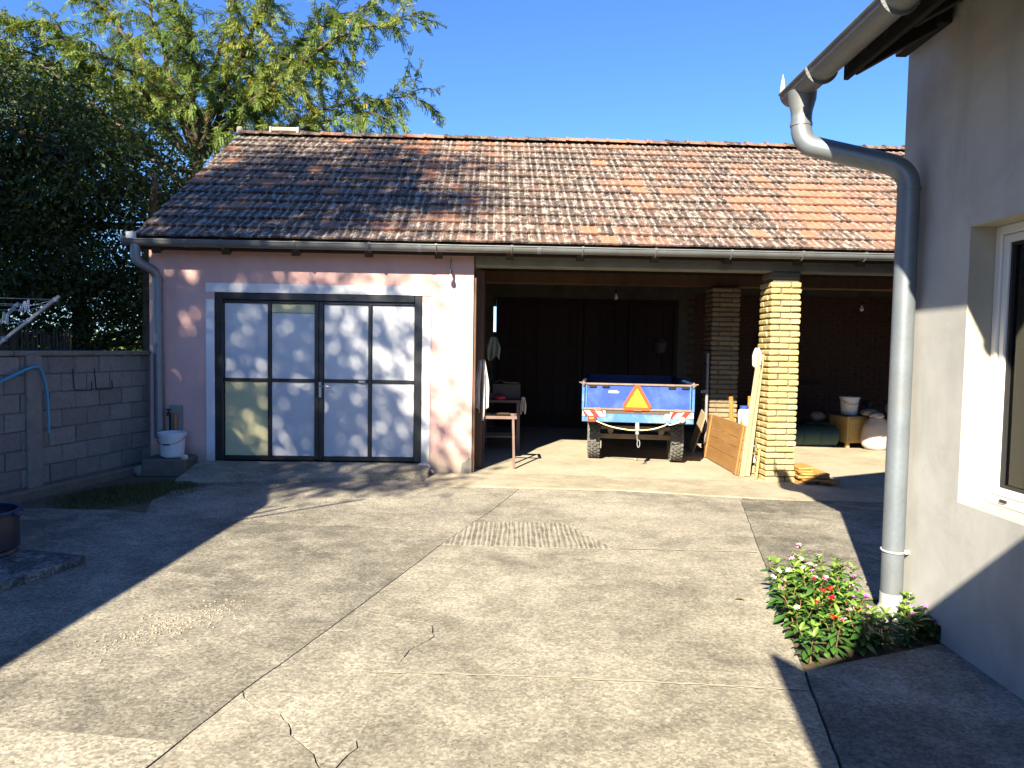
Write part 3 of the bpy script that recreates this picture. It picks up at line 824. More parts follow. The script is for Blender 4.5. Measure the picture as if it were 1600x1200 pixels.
prof = [(0.0, 0.010), (0.016, 0.018), (0.034, 0.011), (0.082, 0.006), (0.096, 0.013), (0.112, 0.018), (0.128, 0.013), (0.142, 0.006), (0.186, 0.006), (0.204, 0.017), (0.222, 0.012)]
RIB = [0.2, 0.9, 0.6, 0.0, 0.5, 1.0, 0.6, 0.0, 0.1, 0.9, 0.6]
TL = GAUGE + 0.035
def tile_geom():
    vs = []; n = len(prof)
    for (s_, lift) in ((0.0, 0.036), (GAUGE * 0.5, 0.018), (TL, 0.0)):
        for (x, h) in prof: vs.append((x, s_, (0.45 * h + 0.006 if s_ == 0.0 else h) + lift))
    for (x, h) in prof: vs.append((x, 0.004, 0.45 * h + 0.006 + 0.036 - 0.026))
    fs = []
    for k in (0, 1):
        for i in range(n - 1): fs.append((k * n + i, k * n + i + 1, (k + 1) * n + i + 1, (k + 1) * n + i))
    for i in range(n - 1): fs.append((3 * n + i, 3 * n + i + 1, i + 1, i))
    return np.array(vs), fs
TV, TF = tile_geom()
def attr_mesh(name, verts, faces, vals, mat):
    me = bpy.data.meshes.new(name)
    me.from_pydata([tuple(map(float, v)) for v in verts], [], faces)
    at = me.attributes.new('rnd', 'FLOAT', 'POINT'); at.data.foreach_set('value', np.asarray(vals, dtype=np.float32))
    if len(verts) % len(TV) == 0 and name.startswith('roof_tile'):
        ab = me.attributes.new('rib', 'FLOAT', 'POINT'); ab.data.foreach_set('value', np.tile(np.array(RIB * 4, dtype=np.float32), len(verts) // len(TV)))
    me.materials.append(MATS[mat]); me.update()
    return me
NV = 14
tile_meshes = []
for k in range(NV):
    v = TV.copy(); v[:, 2] += rng.normal(0, 0.0012, len(v))
    tile_meshes.append(attr_mesh('roof_tile', v, TF, np.full(len(v), (k + 0.5) / NV), 'roof_tile_clay'))
ncol = int((XR + 0.12 + 4.10) / COVER)
Mrot = Matrix.Rotation(RA, 4, 'X')
allv, allf, allr = [], [], []
one = 0
for r_ in range(ROWS):
    for c_ in range(ncol):
        x = -4.10 + c_ * COVER
        nz = mnoise.noise(Vector((x * 0.55, r_ * 0.22, 7.7))) + 0.5 * mnoise.noise(Vector((x * 1.6, r_ * 0.7, 1.7)))
        val = 0.41 + 0.34 * nz + random.uniform(-.20, .20)
        if x < -0.5: val -= 0.14 * min(1, (-0.5 - x) / 1.5)
        if random.random() < 0.05: val = random.uniform(0.75, 1)
        val = max(0.0, min(0.999, val))
        pos = Vector((x + random.uniform(-.003, .003), EAVE_Y, EAVE_Z)) + RS * (r_ * GAUGE + random.uniform(-.004, .004)) + RN * random.uniform(0, 0.004)
        rot = Mrot @ Matrix.Rotation(random.uniform(-.008, .008), 4, 'Z') @ Matrix.Rotation(random.uniform(-.01, .01), 4, 'Y')
        if r_ < 5 and one < 300 and x < 8.6:
            inst('roof_tile', tile_meshes[int(val * NV)], roof, pos, rot.to_euler()); one += 1
        else:
            M = np.array(rot.to_3x3()); b = len(allv) * len(TV)
            allv.append(TV @ M.T + np.array(pos)); allf += [tuple(i + b for i in f) for f in TF]; allr.append(np.full(len(TV), val))
me = attr_mesh('roof_tiles', np.concatenate(allv), allf, np.concatenate(allr), 'roof_tile_clay')
place(bpy.data.objects.new('roof_tiles', me), roof, kind='stuff')
# ridge tiles
def ridge_mesh(val):
    vs, fs = [], []
    n = 8
    for i, (x, k) in enumerate(((0, 1.12), (0.05, 1.12), (0.06, 1.0), (0.40, 0.94))):
        for j in range(n + 1):
            a = math.pi * (j / n) * 0.86 + math.pi * 0.07
            vs.append((x, -math.cos(a) * 0.115 * k, math.sin(a) * 0.095 * k - 0.02))
    for i in range(3):
        for j in range(n): fs.append((i * (n + 1) + j, i * (n + 1) + j + 1, (i + 1) * (n + 1) + j + 1, (i + 1) * (n + 1) + j))
    b = len(vs)
    for j in range(n + 1):
        a = math.pi * (j / n) * 0.86 + math.pi * 0.07
        vs.append((0.004, -math.cos(a) * 0.10, math.sin(a) * 0.08 - 0.02))
    for j in range(n): fs.append((j + 1, j, b + j, b + j + 1))
    return attr_mesh('ridge_tile', vs, fs, [val] * len(vs), 'roof_tile_clay')
rms = [ridge_mesh(v) for v in (0.25, 0.4, 0.55, 0.7)]
x = -4.08
while x < XR:
    inst('ridge_tile', random.choice(rms), roof, (x, 3.30, roof_z(3.30) + 0.028 + random.uniform(-.006, .006)), (0, 0.02, random.uniform(-.02, .02))); x += 0.345
p = MB(); p.box((-3.31, 3.27, 5.225), (0.42, 0.16, 0.07), ch=0.012); p.box((-3.54, 3.27, 5.215), (0.035, 0.17, 0.10)); p.box((-3.085, 3.27, 5.215), (0.03, 0.17, 0.09)); p.build('ridge_cap', 'ridge_mortar', roof)
p = MB(); p.box((-4.06, 3.28, 5.20), (0.10, 0.16, 0.12), ch=0.02); p.build('ridge_end', 'stone', roof)

# ---- gutters and downpipes
def gutter_mesh(mb, L, r, n=10):
    """half-round channel along +x from 0 to L, lip on both edges, mouth at z = 0"""
    vs = []; ring = []
    for j in range(n + 1):
        a = math.pi + math.pi * j / n
        ring.append((math.cos(a) * r, math.sin(a) * r))
    inner = [(y * .96, z * .96) for (y, z) in ring]
    k = n + 1
    for x in (0, L):
        vs += [(x, y, z) for (y, z) in ring] + [(x, y, z) for (y, z) in inner]
    fs = []
    for j in range(n):
        fs.append((j, j + 1, 2 * k + j + 1, 2 * k + j)); fs.append((k + j + 1, k + j, 3 * k + j, 3 * k + j + 1))
    for x0 in (0, 2 * k):
        fs.append(tuple((x0 + j) for j in range(n + 1)) if x0 else tuple(reversed(range(n + 1))))
    fs.append((0, 2 * k, 3 * k, k)); fs.append((n, k + n, 3 * k + n, 2 * k + n))
    mb.add(vs, fs)
    mb.tube([(0, -r, 0.0), (L, -r, 0.0)], r * 0.11, 8)
    mb.tube([(0, r, 0.006), (L, r, 0.006)], r * 0.06, 6)
GR = 0.075
g1 = MB(); gutter_mesh(g1, XR + 4.4, GR)
gut = g1.build('gutter', 'gutter_zinc', barn, (-4.20, -0.315, 2.835), smooth=True)
for x in (-3.011, -2.167, -1.279, -0.426, 0.448, 1.32, 2.243, 3.156, 4.034, 4.836, 5.7, 6.6):
    q = MB()
    pts = [(0, math.cos(math.pi + math.pi * j / 10) * (GR + .004), math.sin(math.pi + math.pi * j / 10) * (GR + .004)) for j in range(11)]
    for i in range(10): q.beam(pts[i], pts[i + 1], 0.03, 0.006, up=(1, 0, 0))
    q.box((0, -GR + .01, 0.012), (0.028, 0.03, 0.008))
    q.build('gutter_bracket', 'gutter_zinc', gut, (x + 4.20 + random.uniform(-.03, .03), 0, 0))
for x in (0.75, 3.55, 5.0):
    q = MB(); pts = [(0, math.cos(math.pi + math.pi * j / 10) * (GR + .002), math.sin(math.pi + math.pi * j / 10) * (GR + .002)) for j in range(11)]
    for i in range(10): q.beam(pts[i], pts[i + 1], 0.004, 0.05, up=(1, 0, 0))
    q.build('gutter_seam', 'zinc', gut, (x, 0, 0))
q = MB(); q.add([(0, -.075, 0), (0, .075, 0), (0, .07, .07), (0, .02, .03), (0, -.03, .045), (0, -.07, .10), (.008, -.075, 0), (.008, .075, 0), (.008, .07, .07), (.008, .02, .03), (.008, -.03, .045), (.008, -.07, .10)],
                [(0, 1, 2, 3, 4, 5), (11, 10, 9, 8, 7, 6)] + [(i + 6, (i + 1) % 6 + 6, (i + 1) % 6, i) for i in range(6)])
q.box((0.10, -.02, 0.05), (0.12, 0.006, 0.09))
q.build('gutter_end', 'zinc_pale', gut, (0.0, 0, 0.0))
q = MB()
pts = [(-4.06, -.315, 2.80), (-4.06, -.315, 2.68)] + arc((-4.06, -.315, 2.66), (-4.06, -.31, 2.575), (-4.00, -.26, 2.545), 5) + arc((-3.96, -.20, 2.515), (-3.905, -.105, 2.48), (-3.90, -.10, 2.38), 5) + [(-3.895, -.095, 0.42)]
q.tube(pts, 0.057, 16); dp = q.build('downpipe', 'zinc', barn, smooth=True)
for z in (2.36, 1.92, 1.45): q = MB(); q.tube([(-3.898, -.097, z), (-3.898, -.097, z + .03)], 0.0605, 16); q.build('pipe_collar', 'zinc', dp, smooth=True)

# ---- brick columns
def brick_column(x0, y0, wd, dp_, z0, z1, mat, course, seed, cap=True):
    rnd = random.Random(seed)
    core = MB(); core.box((x0 + wd / 2, y0 + dp_ / 2, (z0 + z1) / 2), (wd - 0.05, dp_ - 0.05, z1 - z0)); c = core.build('brick_column', 'mortar', barn)
    bt = 0.12
    vmesh = {}
    def brk(cx, cy, cz, a, b):
        key = (round(a, 2), round(b, 2), rnd.randrange(4))
        if key not in vmesh:
            q = MB(); q.box((0, 0, 0), (a, b, course - 0.016), ch=0.011)
            for v in q.v: v += Vector((rnd.uniform(-.004, .004), rnd.uniform(-.004, .004), rnd.uniform(-.003, .003)))
            vmesh[key] = q.mesh('brick', mat)
        inst('brick', vmesh[key], c, (cx + rnd.uniform(-.006, .006), cy + rnd.uniform(-.006, .006), cz + rnd.uniform(-.0015, .0015)), (0, rnd.uniform(-.006, .006), rnd.uniform(-.02, .02)))
    n = int((z1 - z0) / course)
    for k in range(n):
        z = z0 + (k + .5) * course
        L = wd - bt - 0.012; D = dp_ - bt - 0.012
        if k % 2 == 0:
            brk(x0 + L / 2, y0 + bt / 2, z, L, bt); brk(x0 + wd - bt / 2, y0 + D / 2, z, bt, D)
            brk(x0 + wd - L / 2, y0 + dp_ - bt / 2, z, L, bt); brk(x0 + bt / 2, y0 + dp_ - D / 2, z, bt, D)
        else:
            brk(x0 + wd - L / 2, y0 + bt / 2, z, L, bt); brk(x0 + bt / 2, y0 + D / 2, z, bt, D)
            brk(x0 + L / 2, y0 + dp_ - bt / 2, z, L, bt); brk(x0 + wd - bt / 2, y0 + dp_ - D / 2, z, bt, D)
    return c
brick_column(3.80, -0.03, 0.385, 0.40, -0.08, 2.56, 'yellow_brick', 0.0785, 3)
p = MB(); p.box((3.99, 0.16, 2.592), (0.36, 0.36, 0.085), ch=0.01); p.build('mortar_pad', 'mortar', barn)
brick_column(3.80, 2.42, 0.46, 0.40, -0.10, 2.655, 'shaded_brick', 0.0785, 5)

# ================================================================== GREY HOUSE on the right
house = thing('grey_house', 'grey rendered house with zinc gutter and white window at the right edge', 'house', (2.36, 4.49, 0))
def H(x, y, z): return (x - 2.36, y - 4.49, z)
wz0, wz1, wy0, wy1 = 0.816, 2.28, 1.9, 3.80
def hz(x): return 3.60 + (x - 2.36) * math.tan(R(30))
w = MB()
Yb = -5.0
def wq(y0, y1, z0, z1): w.quad(H(2.36, y1, z0), H(2.36, y0, z0), H(2.36, y0, z1), H(2.36, y1, z1))
wq(wy1, 4.49, 0.10, 3.56); wq(Yb, wy0, 0.10, 3.56); wq(wy0, wy1, 0.10, wz0); wq(wy0, wy1, wz1, 3.56)
w.quad(H(2.36, 4.49, 0.10), H(2.36, Yb, 0.10), H(2.425, Yb, 0.10), H(2.425, 4.49, 0.10))
gpts = [(2.36, 0.10), (2.36, 3.56), (2.40, 3.56), (6.0, hz(6.0) - .24), (9.6, 3.56), (9.64, 3.56), (9.64, 0.10)]
w.add([H(a, 4.49, b) for a, b in gpts], [tuple(range(7))]); w.add([H(a, Yb, b) for a, b in gpts], [tuple(reversed(range(7)))])
w.quad(H(2.36, 3.89, -.05), H(2.36, Yb, -.05), H(2.36, Yb, .10), H(2.36, 3.89, .10)); w.quad(H(2.36, 3.89, -.05), H(2.36, 3.89, .10), H(2.43, 3.89, .10), H(2.43, 3.89, -.05))
w.quad(H(9.64, Yb, .1), H(9.64, 4.49, .1), H(9.64, 4.49, 3.56), H(9.64, Yb, 3.56))
hw = w.build('wall', 'grey_render', house)
w = MB(); w.box(H(6.03, (4.43 + Yb) / 2, -0.02), (7.2, 4.43 - Yb, 0.28)); w.build('plinth', 'plinth_cement', house)
w = MB()
for pts in (((2.36, wy1, wz0), (2.36, wy1, wz1), (2.52, wy1, wz1), (2.52, wy1, wz0)), ((2.36, wy1, wz1), (2.36, wy0, wz1), (2.52, wy0, wz1), (2.52, wy1, wz1)), ((2.36, wy0, wz0), (2.36, wy1, wz0), (2.52, wy1, wz0 + .012), (2.52, wy0, wz0 + .012)), ((2.36, wy0, wz1), (2.36, wy0, wz0), (2.52, wy0, wz0), (2.52, wy0, wz1))):
    w.quad(*[H(*q) for q in pts])
w.build('window_reveal', 'reveal_render', house)
# window: fixed frame, sash, gasket, glass, blind slats
wx = 2.492
f_ = MB()
def rect_frame(mb, x, dx, y0, y1, z0, z1, wd, ch=0.006):
    mb.box(H(x, y1 - wd / 2, (z0 + z1) / 2), (dx, wd, z1 - z0), ch=ch); mb.box(H(x, y0 + wd / 2, (z0 + z1) / 2), (dx, wd, z1 - z0), ch=ch)
    mb.box(H(x, (y0 + y1) / 2, z1 - wd / 2), (dx, y1 - y0 - 2 * wd, wd), ch=ch); mb.box(H(x, (y0 + y1) / 2, z0 + wd / 2), (dx, y1 - y0 - 2 * wd, wd), ch=ch)
rect_frame(f_, wx + 0.035, 0.07, wy0, wy1, wz0 + .01, wz1, 0.048)
win = f_.build('window', 'pvc_white', house)
f_ = MB(); rect_frame(f_, wx + 0.04, 0.06, wy0 + .05, wy1 - .05, wz0 + .06, wz1 - .05, 0.042); f_.build('sash', 'pvc_white', win)
f_ = MB(); rect_frame(f_, wx + 0.045, 0.045, wy0 + .093, wy1 - .093, wz0 + .103, wz1 - .093, 0.014, 0.002); f_.build('gasket', 'gasket', win)
f_ = MB(); f_.box(H(wx + 0.045, (wy0 + wy1) / 2, (wz0 + wz1) / 2), (0.006, wy1 - wy0 - .214, wz1 - wz0 - .222)); f_.build('pane', 'window_glass', win)
f_ = MB(); f_.box(H(wx - 0.004, wy1 - .165, wz0 + .042), (0.012, 0.05, 0.016), ch=0.004); f_.build('drain_cap', 'gasket', win)
sl = MB(); sl.box((0, 0, 0), (0.0215, wy1 - wy0 - .13, 0.0022)); slm = sl.mesh('blind_slat', 'blind')
for k in range(45):
    inst('blind_slat', slm, win, H(wx + 0.085, (wy0 + wy1) / 2, wz0 + 0.165 + k * 0.0268), (0, R(-30), 0))
f_ = MB(); f_.box(H(wx + .085, (wy0 + wy1) / 2, wz0 + .145), (0.022, wy1 - wy0 - .13, 0.016), ch=.003); f_.build('blind_rail', 'pvc_white', win)
f_ = MB(); x0 = 2.545
f_.quad(H(3.9, wy0 - .3, .4), H(3.9, wy1 + .3, .4), H(3.9, wy1 + .3, 2.7), H(3.9, wy0 - .3, 2.7)); f_.quad(H(2.6, wy1 + .3, .4), H(2.6, wy1 + .3, 2.7), H(3.9, wy1 + .3, 2.7), H(3.9, wy1 + .3, .4)); f_.quad(H(2.6, wy0 - .3, 2.7), H(2.6, wy0 - .3, .4), H(3.9, wy0 - .3, .4), H(3.9, wy0 - .3, 2.7))
f_.quad(H(2.6, wy0 - .3, .4), H(2.6, wy1 + .3, .4), H(3.9, wy1 + .3, .4), H(3.9, wy0 - .3, .4)); f_.quad(H(2.6, wy0 - .3, 2.7), H(3.9, wy0 - .3, 2.7), H(3.9, wy1 + .3, 2.7), H(2.6, wy1 + .3, 2.7))
f_.build('room', 'room_dark', house)
# roof: eave slope with boarded soffit, tiles above
def hroof(mb, x0, x1, y0, y1, n0, n1):
    a = R(30); q = []
    for x in (x0, x1):
        for n in (n0, n1): q.append((x - math.sin(a) * n, hz(x) + math.cos(a) * n))
    o_ = [q[0], q[1], q[3], q[2]]
    mb.add([H(a_, y0, b_) for a_, b_ in o_] + [H(a_, y1, b_) for a_, b_ in o_], [(0, 1, 2, 3), (7, 6, 5, 4)] + [(i + 4, (i + 1) % 4 + 4, (i + 1) % 4, i) for i in range(4)])
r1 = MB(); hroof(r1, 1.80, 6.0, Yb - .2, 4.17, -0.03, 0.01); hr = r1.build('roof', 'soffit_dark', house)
# courses of plain tiles on the house roof: scalloped lower ends hang over the gutter
tl = MB()
for r_ in range(13):
    for k in range(46):
        x = 1.70 + r_ * 0.29; y = 4.22 - k * 0.21
        a = R(30)
        M = Matrix.Translation(H(x, y, hz(x) + 0.02)) @ Matrix.Rotation(-a, 4, 'Y') @ Matrix.Rotation(R(2.5), 4, 'Y')
        tl.add([(0, 0, .012), (0, -.05, -.004), (0, -.10, .012), (0, -.15, -.004), (0, -.205, .012), (.42, 0, .012), (.42, -.05, -.004), (.42, -.10, .012), (.42, -.15, -.004), (.42, -.205, .012),
                (0, 0, -.006), (0, -.05, -.022), (0, -.10, -.006), (0, -.15, -.022), (0, -.205, -.006)], [(i, i + 5, i + 6, i + 1) for i in range(4)] + [(i, i + 1, i + 11, i + 10) for i in range(4)], M)
o = tl.build('roof_tiles', 'slate_tile', hr); o['kind'] = 'stuff'
r2 = MB()
q = [(6.0, hz(6.0)), (10.4, hz(1.6)), (10.4, hz(1.6) + .05), (6.0, hz(6.0) + .05)]
r2.add([H(a, Yb - .2, b) for a, b in q] + [H(a, 4.33, b) for a, b in q], [(0, 1, 2, 3), (7, 6, 5, 4)] + [(i + 4, (i + 1) % 4 + 4, (i + 1) % 4, i) for i in range(4)])
r2.build('far_slope', 'slate_tile', hr)
for y in (4.10, 3.5, 2.6, 1.7, 0.8, -0.1, -1, -2, -3, -4):
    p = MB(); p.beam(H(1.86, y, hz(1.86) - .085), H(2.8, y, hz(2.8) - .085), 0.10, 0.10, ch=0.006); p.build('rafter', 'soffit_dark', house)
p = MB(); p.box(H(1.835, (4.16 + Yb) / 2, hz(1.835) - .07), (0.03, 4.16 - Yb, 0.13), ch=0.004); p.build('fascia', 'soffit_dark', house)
p = MB(); p.beam(H(2.30, 4.47, 3.46), H(2.30, 4.0, 3.46), 0.07, 0.08, ch=.006); p.build('purlin_end', 'soffit_dark', house)
# gutter along the eave
g2 = MB(); gutter_mesh(g2, 4.65 - Yb, 0.080)
hg = g2.build('gutter', 'gutter_zinc', house, H(1.712, 4.65, 3.25), (0, 0, -math.pi / 2), smooth=True)
for d in (0.45, 1.30, 2.2, 3.1, 4.0):
    q = MB(); rr = 0.0835
    pts = [(0, math.cos(math.pi + math.pi * j / 12) * rr, math.sin(math.pi + math.pi * j / 12) * rr) for j in range(13)]
    for i in range(12): q.beam(pts[i], pts[i + 1], 0.028, 0.006, up=(1, 0, 0))
    q.build('gutter_bracket', 'gutter_zinc', hg, (d, 0, 0))
q = MB(); q.add([(-.004, -.08, 0), (-.004, -.045, 0), (-.004, -.05, .075), (-.004, -.062, .13), (-.004, -.072, .075), (.004, -.08, 0), (.004, -.045, 0), (.004, -.05, .075), (.004, -.062, .13), (.004, -.072, .075)],
                [(0, 1, 2, 3, 4), (9, 8, 7, 6, 5)] + [(i + 5, (i + 1) % 5 + 5, (i + 1) % 5, i) for i in range(5)])
q.build('gutter_end', 'zinc_pale', hg, (0, 0, 0))
q = MB(); q.lathe([(0.085, 0.0), (0.082, -.05), (0.064, -.12), (0.060, -.17)], 20); q.build('gutter_outlet', 'gutter_zinc', hg, (0.17, 0, -0.04), smooth=True)
q = MB()
pt = [H(1.712, 4.48, 3.09), H(1.712, 4.48, 3.02)] + [H(*v) for v in arc((1.712, 4.48, 3.00), (1.715, 4.475, 2.885), (1.80, 4.45, 2.865), 7)] + [H(*v) for v in arc((2.17, 4.31, 2.735), (2.275, 4.27, 2.695), (2.278, 4.27, 2.585), 7)] + [H(2.278, 4.27, 0.20), H(2.278, 4.27, 0.10)]
q.tube(pt, 0.0615, 22); hd = q.build('downpipe', 'zinc', house, smooth=True)
q = MB(); q.tube([H(2.278, 4.27, 0.16), H(2.278, 4.27, 0.08), H(2.25, 4.245, 0.04), H(2.20, 4.20, 0.01)], [0.064, 0.066, 0.072, 0.078], 18); q.build('pipe_shoe', 'zinc_pale', hd, smooth=True)
for z in (2.57, 2.98): 
    q = MB()
    q.tube([H(2.278, 4.27, z), H(2.278, 4.27, z + .02)] if z < 2.7 else [H(1.712, 4.48, z + .02), H(1.712, 4.48, z + .04)], 0.0655, 20); q.build('pipe_collar', 'zinc', hd, smooth=True)
q = MB()
pts = [H(2.278 + math.cos(a) * .066, 4.27 + math.sin(a) * .066, 0.42 + math.sin(a) * .004) for a in [2 * math.pi * j / 18 for j in range(18)]]
q.tube(pts, 0.006, 6, closed=True); q.box(H(2.34, 4.245, 0.415), (0.05, 0.02, 0.025), ch=.003); q.tube([H(2.335, 4.23, .415), H(2.335, 4.26, .415)], 0.012, 8)
q.build('pipe_clip', 'zinc_pale', hd, smooth=True)
# porch canopy over the place the photograph is taken from; only its shadow is in the picture
p = MB(); p.prism([(-0.08 - 2.36, -0.15 - 4.49), (-0.55 - 2.36, -2.9 - 4.49), (-0.01, -2.9 - 4.49), (-0.01, 0.955 - 4.49), (0.50 - 2.36, 0.115 - 4.49), (0.34 - 2.36, -0.16 - 4.49), (0.02 - 2.36, -0.36 - 4.49)][::-1], 2.70, 2.73); p.build('porch_canopy', 'old_cement', house)
p = MB(); p.box(H(-0.3, -2.7, 1.35), (0.12, 0.12, 2.7)); p.build('canopy_post', 'old_timber', house)

# ================================================================== NEIGHBOUR HOUSE left of the frame (casts the big shadow over the left of the yard)
nh = thing('side_house', 'low house beyond the left edge of the picture, throwing its eave shadow on the yard', 'house', (-4.6, 2.6, 0))
w = MB(); w.box((-2.6, -4.5, 1.5), (5.2, 9.0, 3.2)); w.build('wall', 'house_wall_far', nh)
w = MB()
q = [(0.48, 2.98), (-3.0, 6.4), (-6.4, 2.98), (-6.4, 3.05), (-3.0, 6.48), (0.48, 3.05)]
w.add([(a, 0.10, b) for a, b in q] + [(a, -9.4, b) for a, b in q], [(0, 1, 4, 5), (1, 2, 3, 4), (11, 10, 7, 6), (10, 9, 8, 7), (0, 6, 7, 1), (1, 7, 8, 2), (5, 4, 10, 11), (4, 3, 9, 10), (0, 5, 11, 6), (2, 8, 9, 3)])
w.add([(0, 0.0, 3.0), (-3.0, 0.0, 6.3), (-5.9, 0.0, 3.0)], [(0, 1, 2)])
w.build('roof', 'slate_tile', nh)
p = MB(); p.tube([(0.5, -0.15, 2.62), (1.62, 1.05, 2.58)], 0.016, 8); p.tube([(0.45, -.30, 2.9), (0.78, 0.16, 2.9)], 0.02, 8); p.build('shadow_rod', 'zinc', nh)  # unseen rods, added to throw the thin line shadows on the yard

# ================================================================== BLOCK WALL on the left
WA, WB = Vector((-5.82, 3.0, 0)), Vector((-4.655, 8.97, 0))
wd_ = (WB - WA); WL = wd_.length; wang = math.atan2(wd_.y, wd_.x)
bwall = thing('block_wall', 'grey hollow block garden wall with concrete piers', 'wall', WA, wang)
q = MB(); q.box((WL / 2, 0.075, 0.72), (WL, 0.13, 1.36)); q.build('mortar_core', 'block_mortar', bwall)
q = MB(); q.box((WL / 2, 0.05, 0.01), (WL, 0.30, 0.17), ch=0.02)
bmv = q.build('footing', 'foundation', bwall)
pier_s = [0.45, 4.29, WL - 0.05]
bl = {}
for k in range(7):
    z = 0.105 + k * 0.1915
    s = -0.18 if k % 2 else 0.0
    while s < WL - 0.03:
        e = min(s + 0.345, WL - 0.02); s0 = max(s, 0.0)
        L = e - s0 - 0.009
        if L > 0.06:
            key = (round(L, 2), random.randrange(4))
            if key not in bl:
                m_ = MB(); m_.box((0, 0, 0), (L, 0.15, 0.182), ch=0.007)
                for v in m_.v: v += Vector((random.uniform(-.003, .003), random.uniform(-.004, .004), random.uniform(-.003, .003)))
                bl[key] = m_.mesh('block', 'cinder_block')
            inst('block', bl[key], bwall, ((s0 + e) / 2, 0.070 + random.uniform(-.004, .004), z + 0.0957), (random.uniform(-.008, .008), random.uniform(-.006, .006), random.uniform(-.006, .006)))
        s += 0.345
for s in pier_s:
    q = MB(); q.box((s, 0.05, 0.76), (0.185 if s < 5 else 0.10, 0.17, 1.40), ch=0.01); q.build('pier', 'pier_concrete', bwall)
for i in range(6):
    q = MB(); q.box((WL * (i + .5) / 6, 0.065, 1.472), (WL / 6 - 0.006, 0.21, 0.05), ch=0.01); q.build('coping', 'moss_coping', bwall)

def wall_at(s, off, z):
    u = wd_.normalized(); n = Vector((u.y, -u.x, 0))
    return WA + u * s + n * off + Vector((0, 0, z))
u_ = wd_.normalized()
# hose over the pier
q = MB()
pts = [wall_at(3.15, 0.10, 1.02), wall_at(3.55, 0.085, 1.10), wall_at(3.95, 0.075, 1.235), wall_at(4.15, 0.07, 1.31), wall_at(4.25, 0.07, 1.332), wall_at(4.31, 0.07, 1.325), wall_at(4.36, 0.065, 1.25), wall_at(4.40, 0.06, 1.12), wall_at(4.42, 0.06, 0.95), wall_at(4.425, 0.06, 0.64)]
def smooth_path(pts, k=5):
    out = []
    n = len(pts)
    for i in range(n - 1):
        p0, p1, p2, p3 = pts[max(0, i - 1)], pts[i], pts[i + 1], pts[min(n - 1, i + 2)]
        for j in range(k):
            t = j / k
            out.append(0.5 * ((2 * p1) + (p2 - p0) * t + (2 * p0 - 5 * p1 + 4 * p2 - p3) * t * t + (3 * p1 - p0 - 3 * p2 + p3) * t ** 3))
    out.append(pts[-1]); return out
c0 = wall_at(4.3, 0.06, 0.0)
q.tube([v - c0 for v in smooth_path([Vector(p) for p in pts])], 0.014, 10)
hs = q.build('garden_hose', 'hose_blue', None, c0, smooth=True, label='blue garden hose hung over the pier of the block wall', category='hose')
for s0, lab in ((4.795, 'black wire hook on the block wall, nearer the hose'), (5.10, 'black wire hook on the block wall, nearer the downpipe')):
    q = MB(); c1 = wall_at(s0, 0.0, 1.05)
    pts = [wall_at(s0, 0.012, 1.30), wall_at(s0 + .01, 0.02, 1.085), wall_at(s0 + .03, 0.03, 1.06), wall_at(s0 + .225, 0.04, 1.055), wall_at(s0 + .235, .04, 1.07), wall_at(s0 + .24, 0.03, 1.155)]
    q.tube([Vector(p) - c1 for p in pts], 0.0055, 6); q.build('wire_hook', 'iron_black', None, c1, label=lab, category='hook', group='wire hooks on the block wall')

# ================================================================== SMALL THINGS by the garage corner
q = MB(); q.box((0, 0, 0.09), (0.52, 0.42, 0.22), ch=0.02)
q.build('concrete_plinth', 'foundation', None, B(-3.70, -0.24, 0), (0, 0, TH + .05), label='low dark concrete plinth under the white bucket in the wall corner', category='plinth')
bk_ = thing('bucket', 'white plastic bucket with wire handle standing on the plinth by the garage', 'bucket', B(-3.66, -0.27, 0.205), TH)
q = MB(); q.lathe([(0.125, 0.02), (0.135, 0.02), (0.152, 0.26), (0.166, 0.262), (0.168, 0.305), (0.158, 0.308), (0.150, 0.27), (0.128, 0.035)], 28, caps=False); q.lathe([(0.0, 0.022), (0.13, 0.022)], 28, caps=False)
q.build('bucket_body', 'white_plastic', bk_, smooth=True)
q = MB(); pts = [(0.163 * math.cos(a), -0.155 * abs(math.sin(a)) - 0.012, 0.255 - 0.085 * math.sin(a)) for a in [math.pi * j / 14 for j in range(15)]]
q.tube(pts, 0.003, 6); q.tube([(-0.04, -0.168, 0.172), (0.04, -0.168, 0.172)], 0.008, 8); q.build('handle', 'iron_black', bk_)
q = MB(); q.lathe([(0.10, 0), (0.10, 0.02)], 20); q.build('bucket_foot', 'white_plastic', bk_)
tp = thing('water_tap', 'black garden tap with copper pipe on a grey board above the bucket', 'tap', B(-3.72, -0.03, 0.3), TH)
q = MB(); q.box((0.0, 0.0, 0.26), (0.17, 0.02, 0.52), ch=.004); q.build('tap_board', 'tap_board', tp)
q = MB(); q.tube([(0.01, -0.035, 0.10), (0.01, -0.035, 0.42)], 0.028, 12); q.build('lagged_pipe', 'copper_pipe', tp, smooth=True)
q = MB(); q.tube([(-.055, -.04, 0.0), (-.055, -.04, .42), (-.055, -.10, .44), (-.055, -.12, .40)], 0.011, 8); q.build('tap_body', 'tap_black', tp, smooth=True)
q = MB(); q.lathe([(0.01, 0), (.03, .005), (.03, .018), (.01, .022)], 12, Matrix.Translation((-.055, -.075, .46))); q.tube([(-.055, -.075, .43), (-.055, -.075, .47)], .008, 8); q.build('tap_wheel', 'tap_black', tp, smooth=True)
lumpy('stone', 'stone', (0.09, 0.07, 0.075), 3.1, None, B(-3.99, -0.36, 0.04), (0.2, 0.1, 0.4), 2, label='grey field stone against the foot of the block wall beside the plinth', category='stone')
lumpy('stone', 'pale_stone', (0.05, 0.04, 0.04), 8.2, None, B(-3.46, -0.40, 0.22), None, 2, label='small pale stone on the plinth beside the bucket', category='stone')
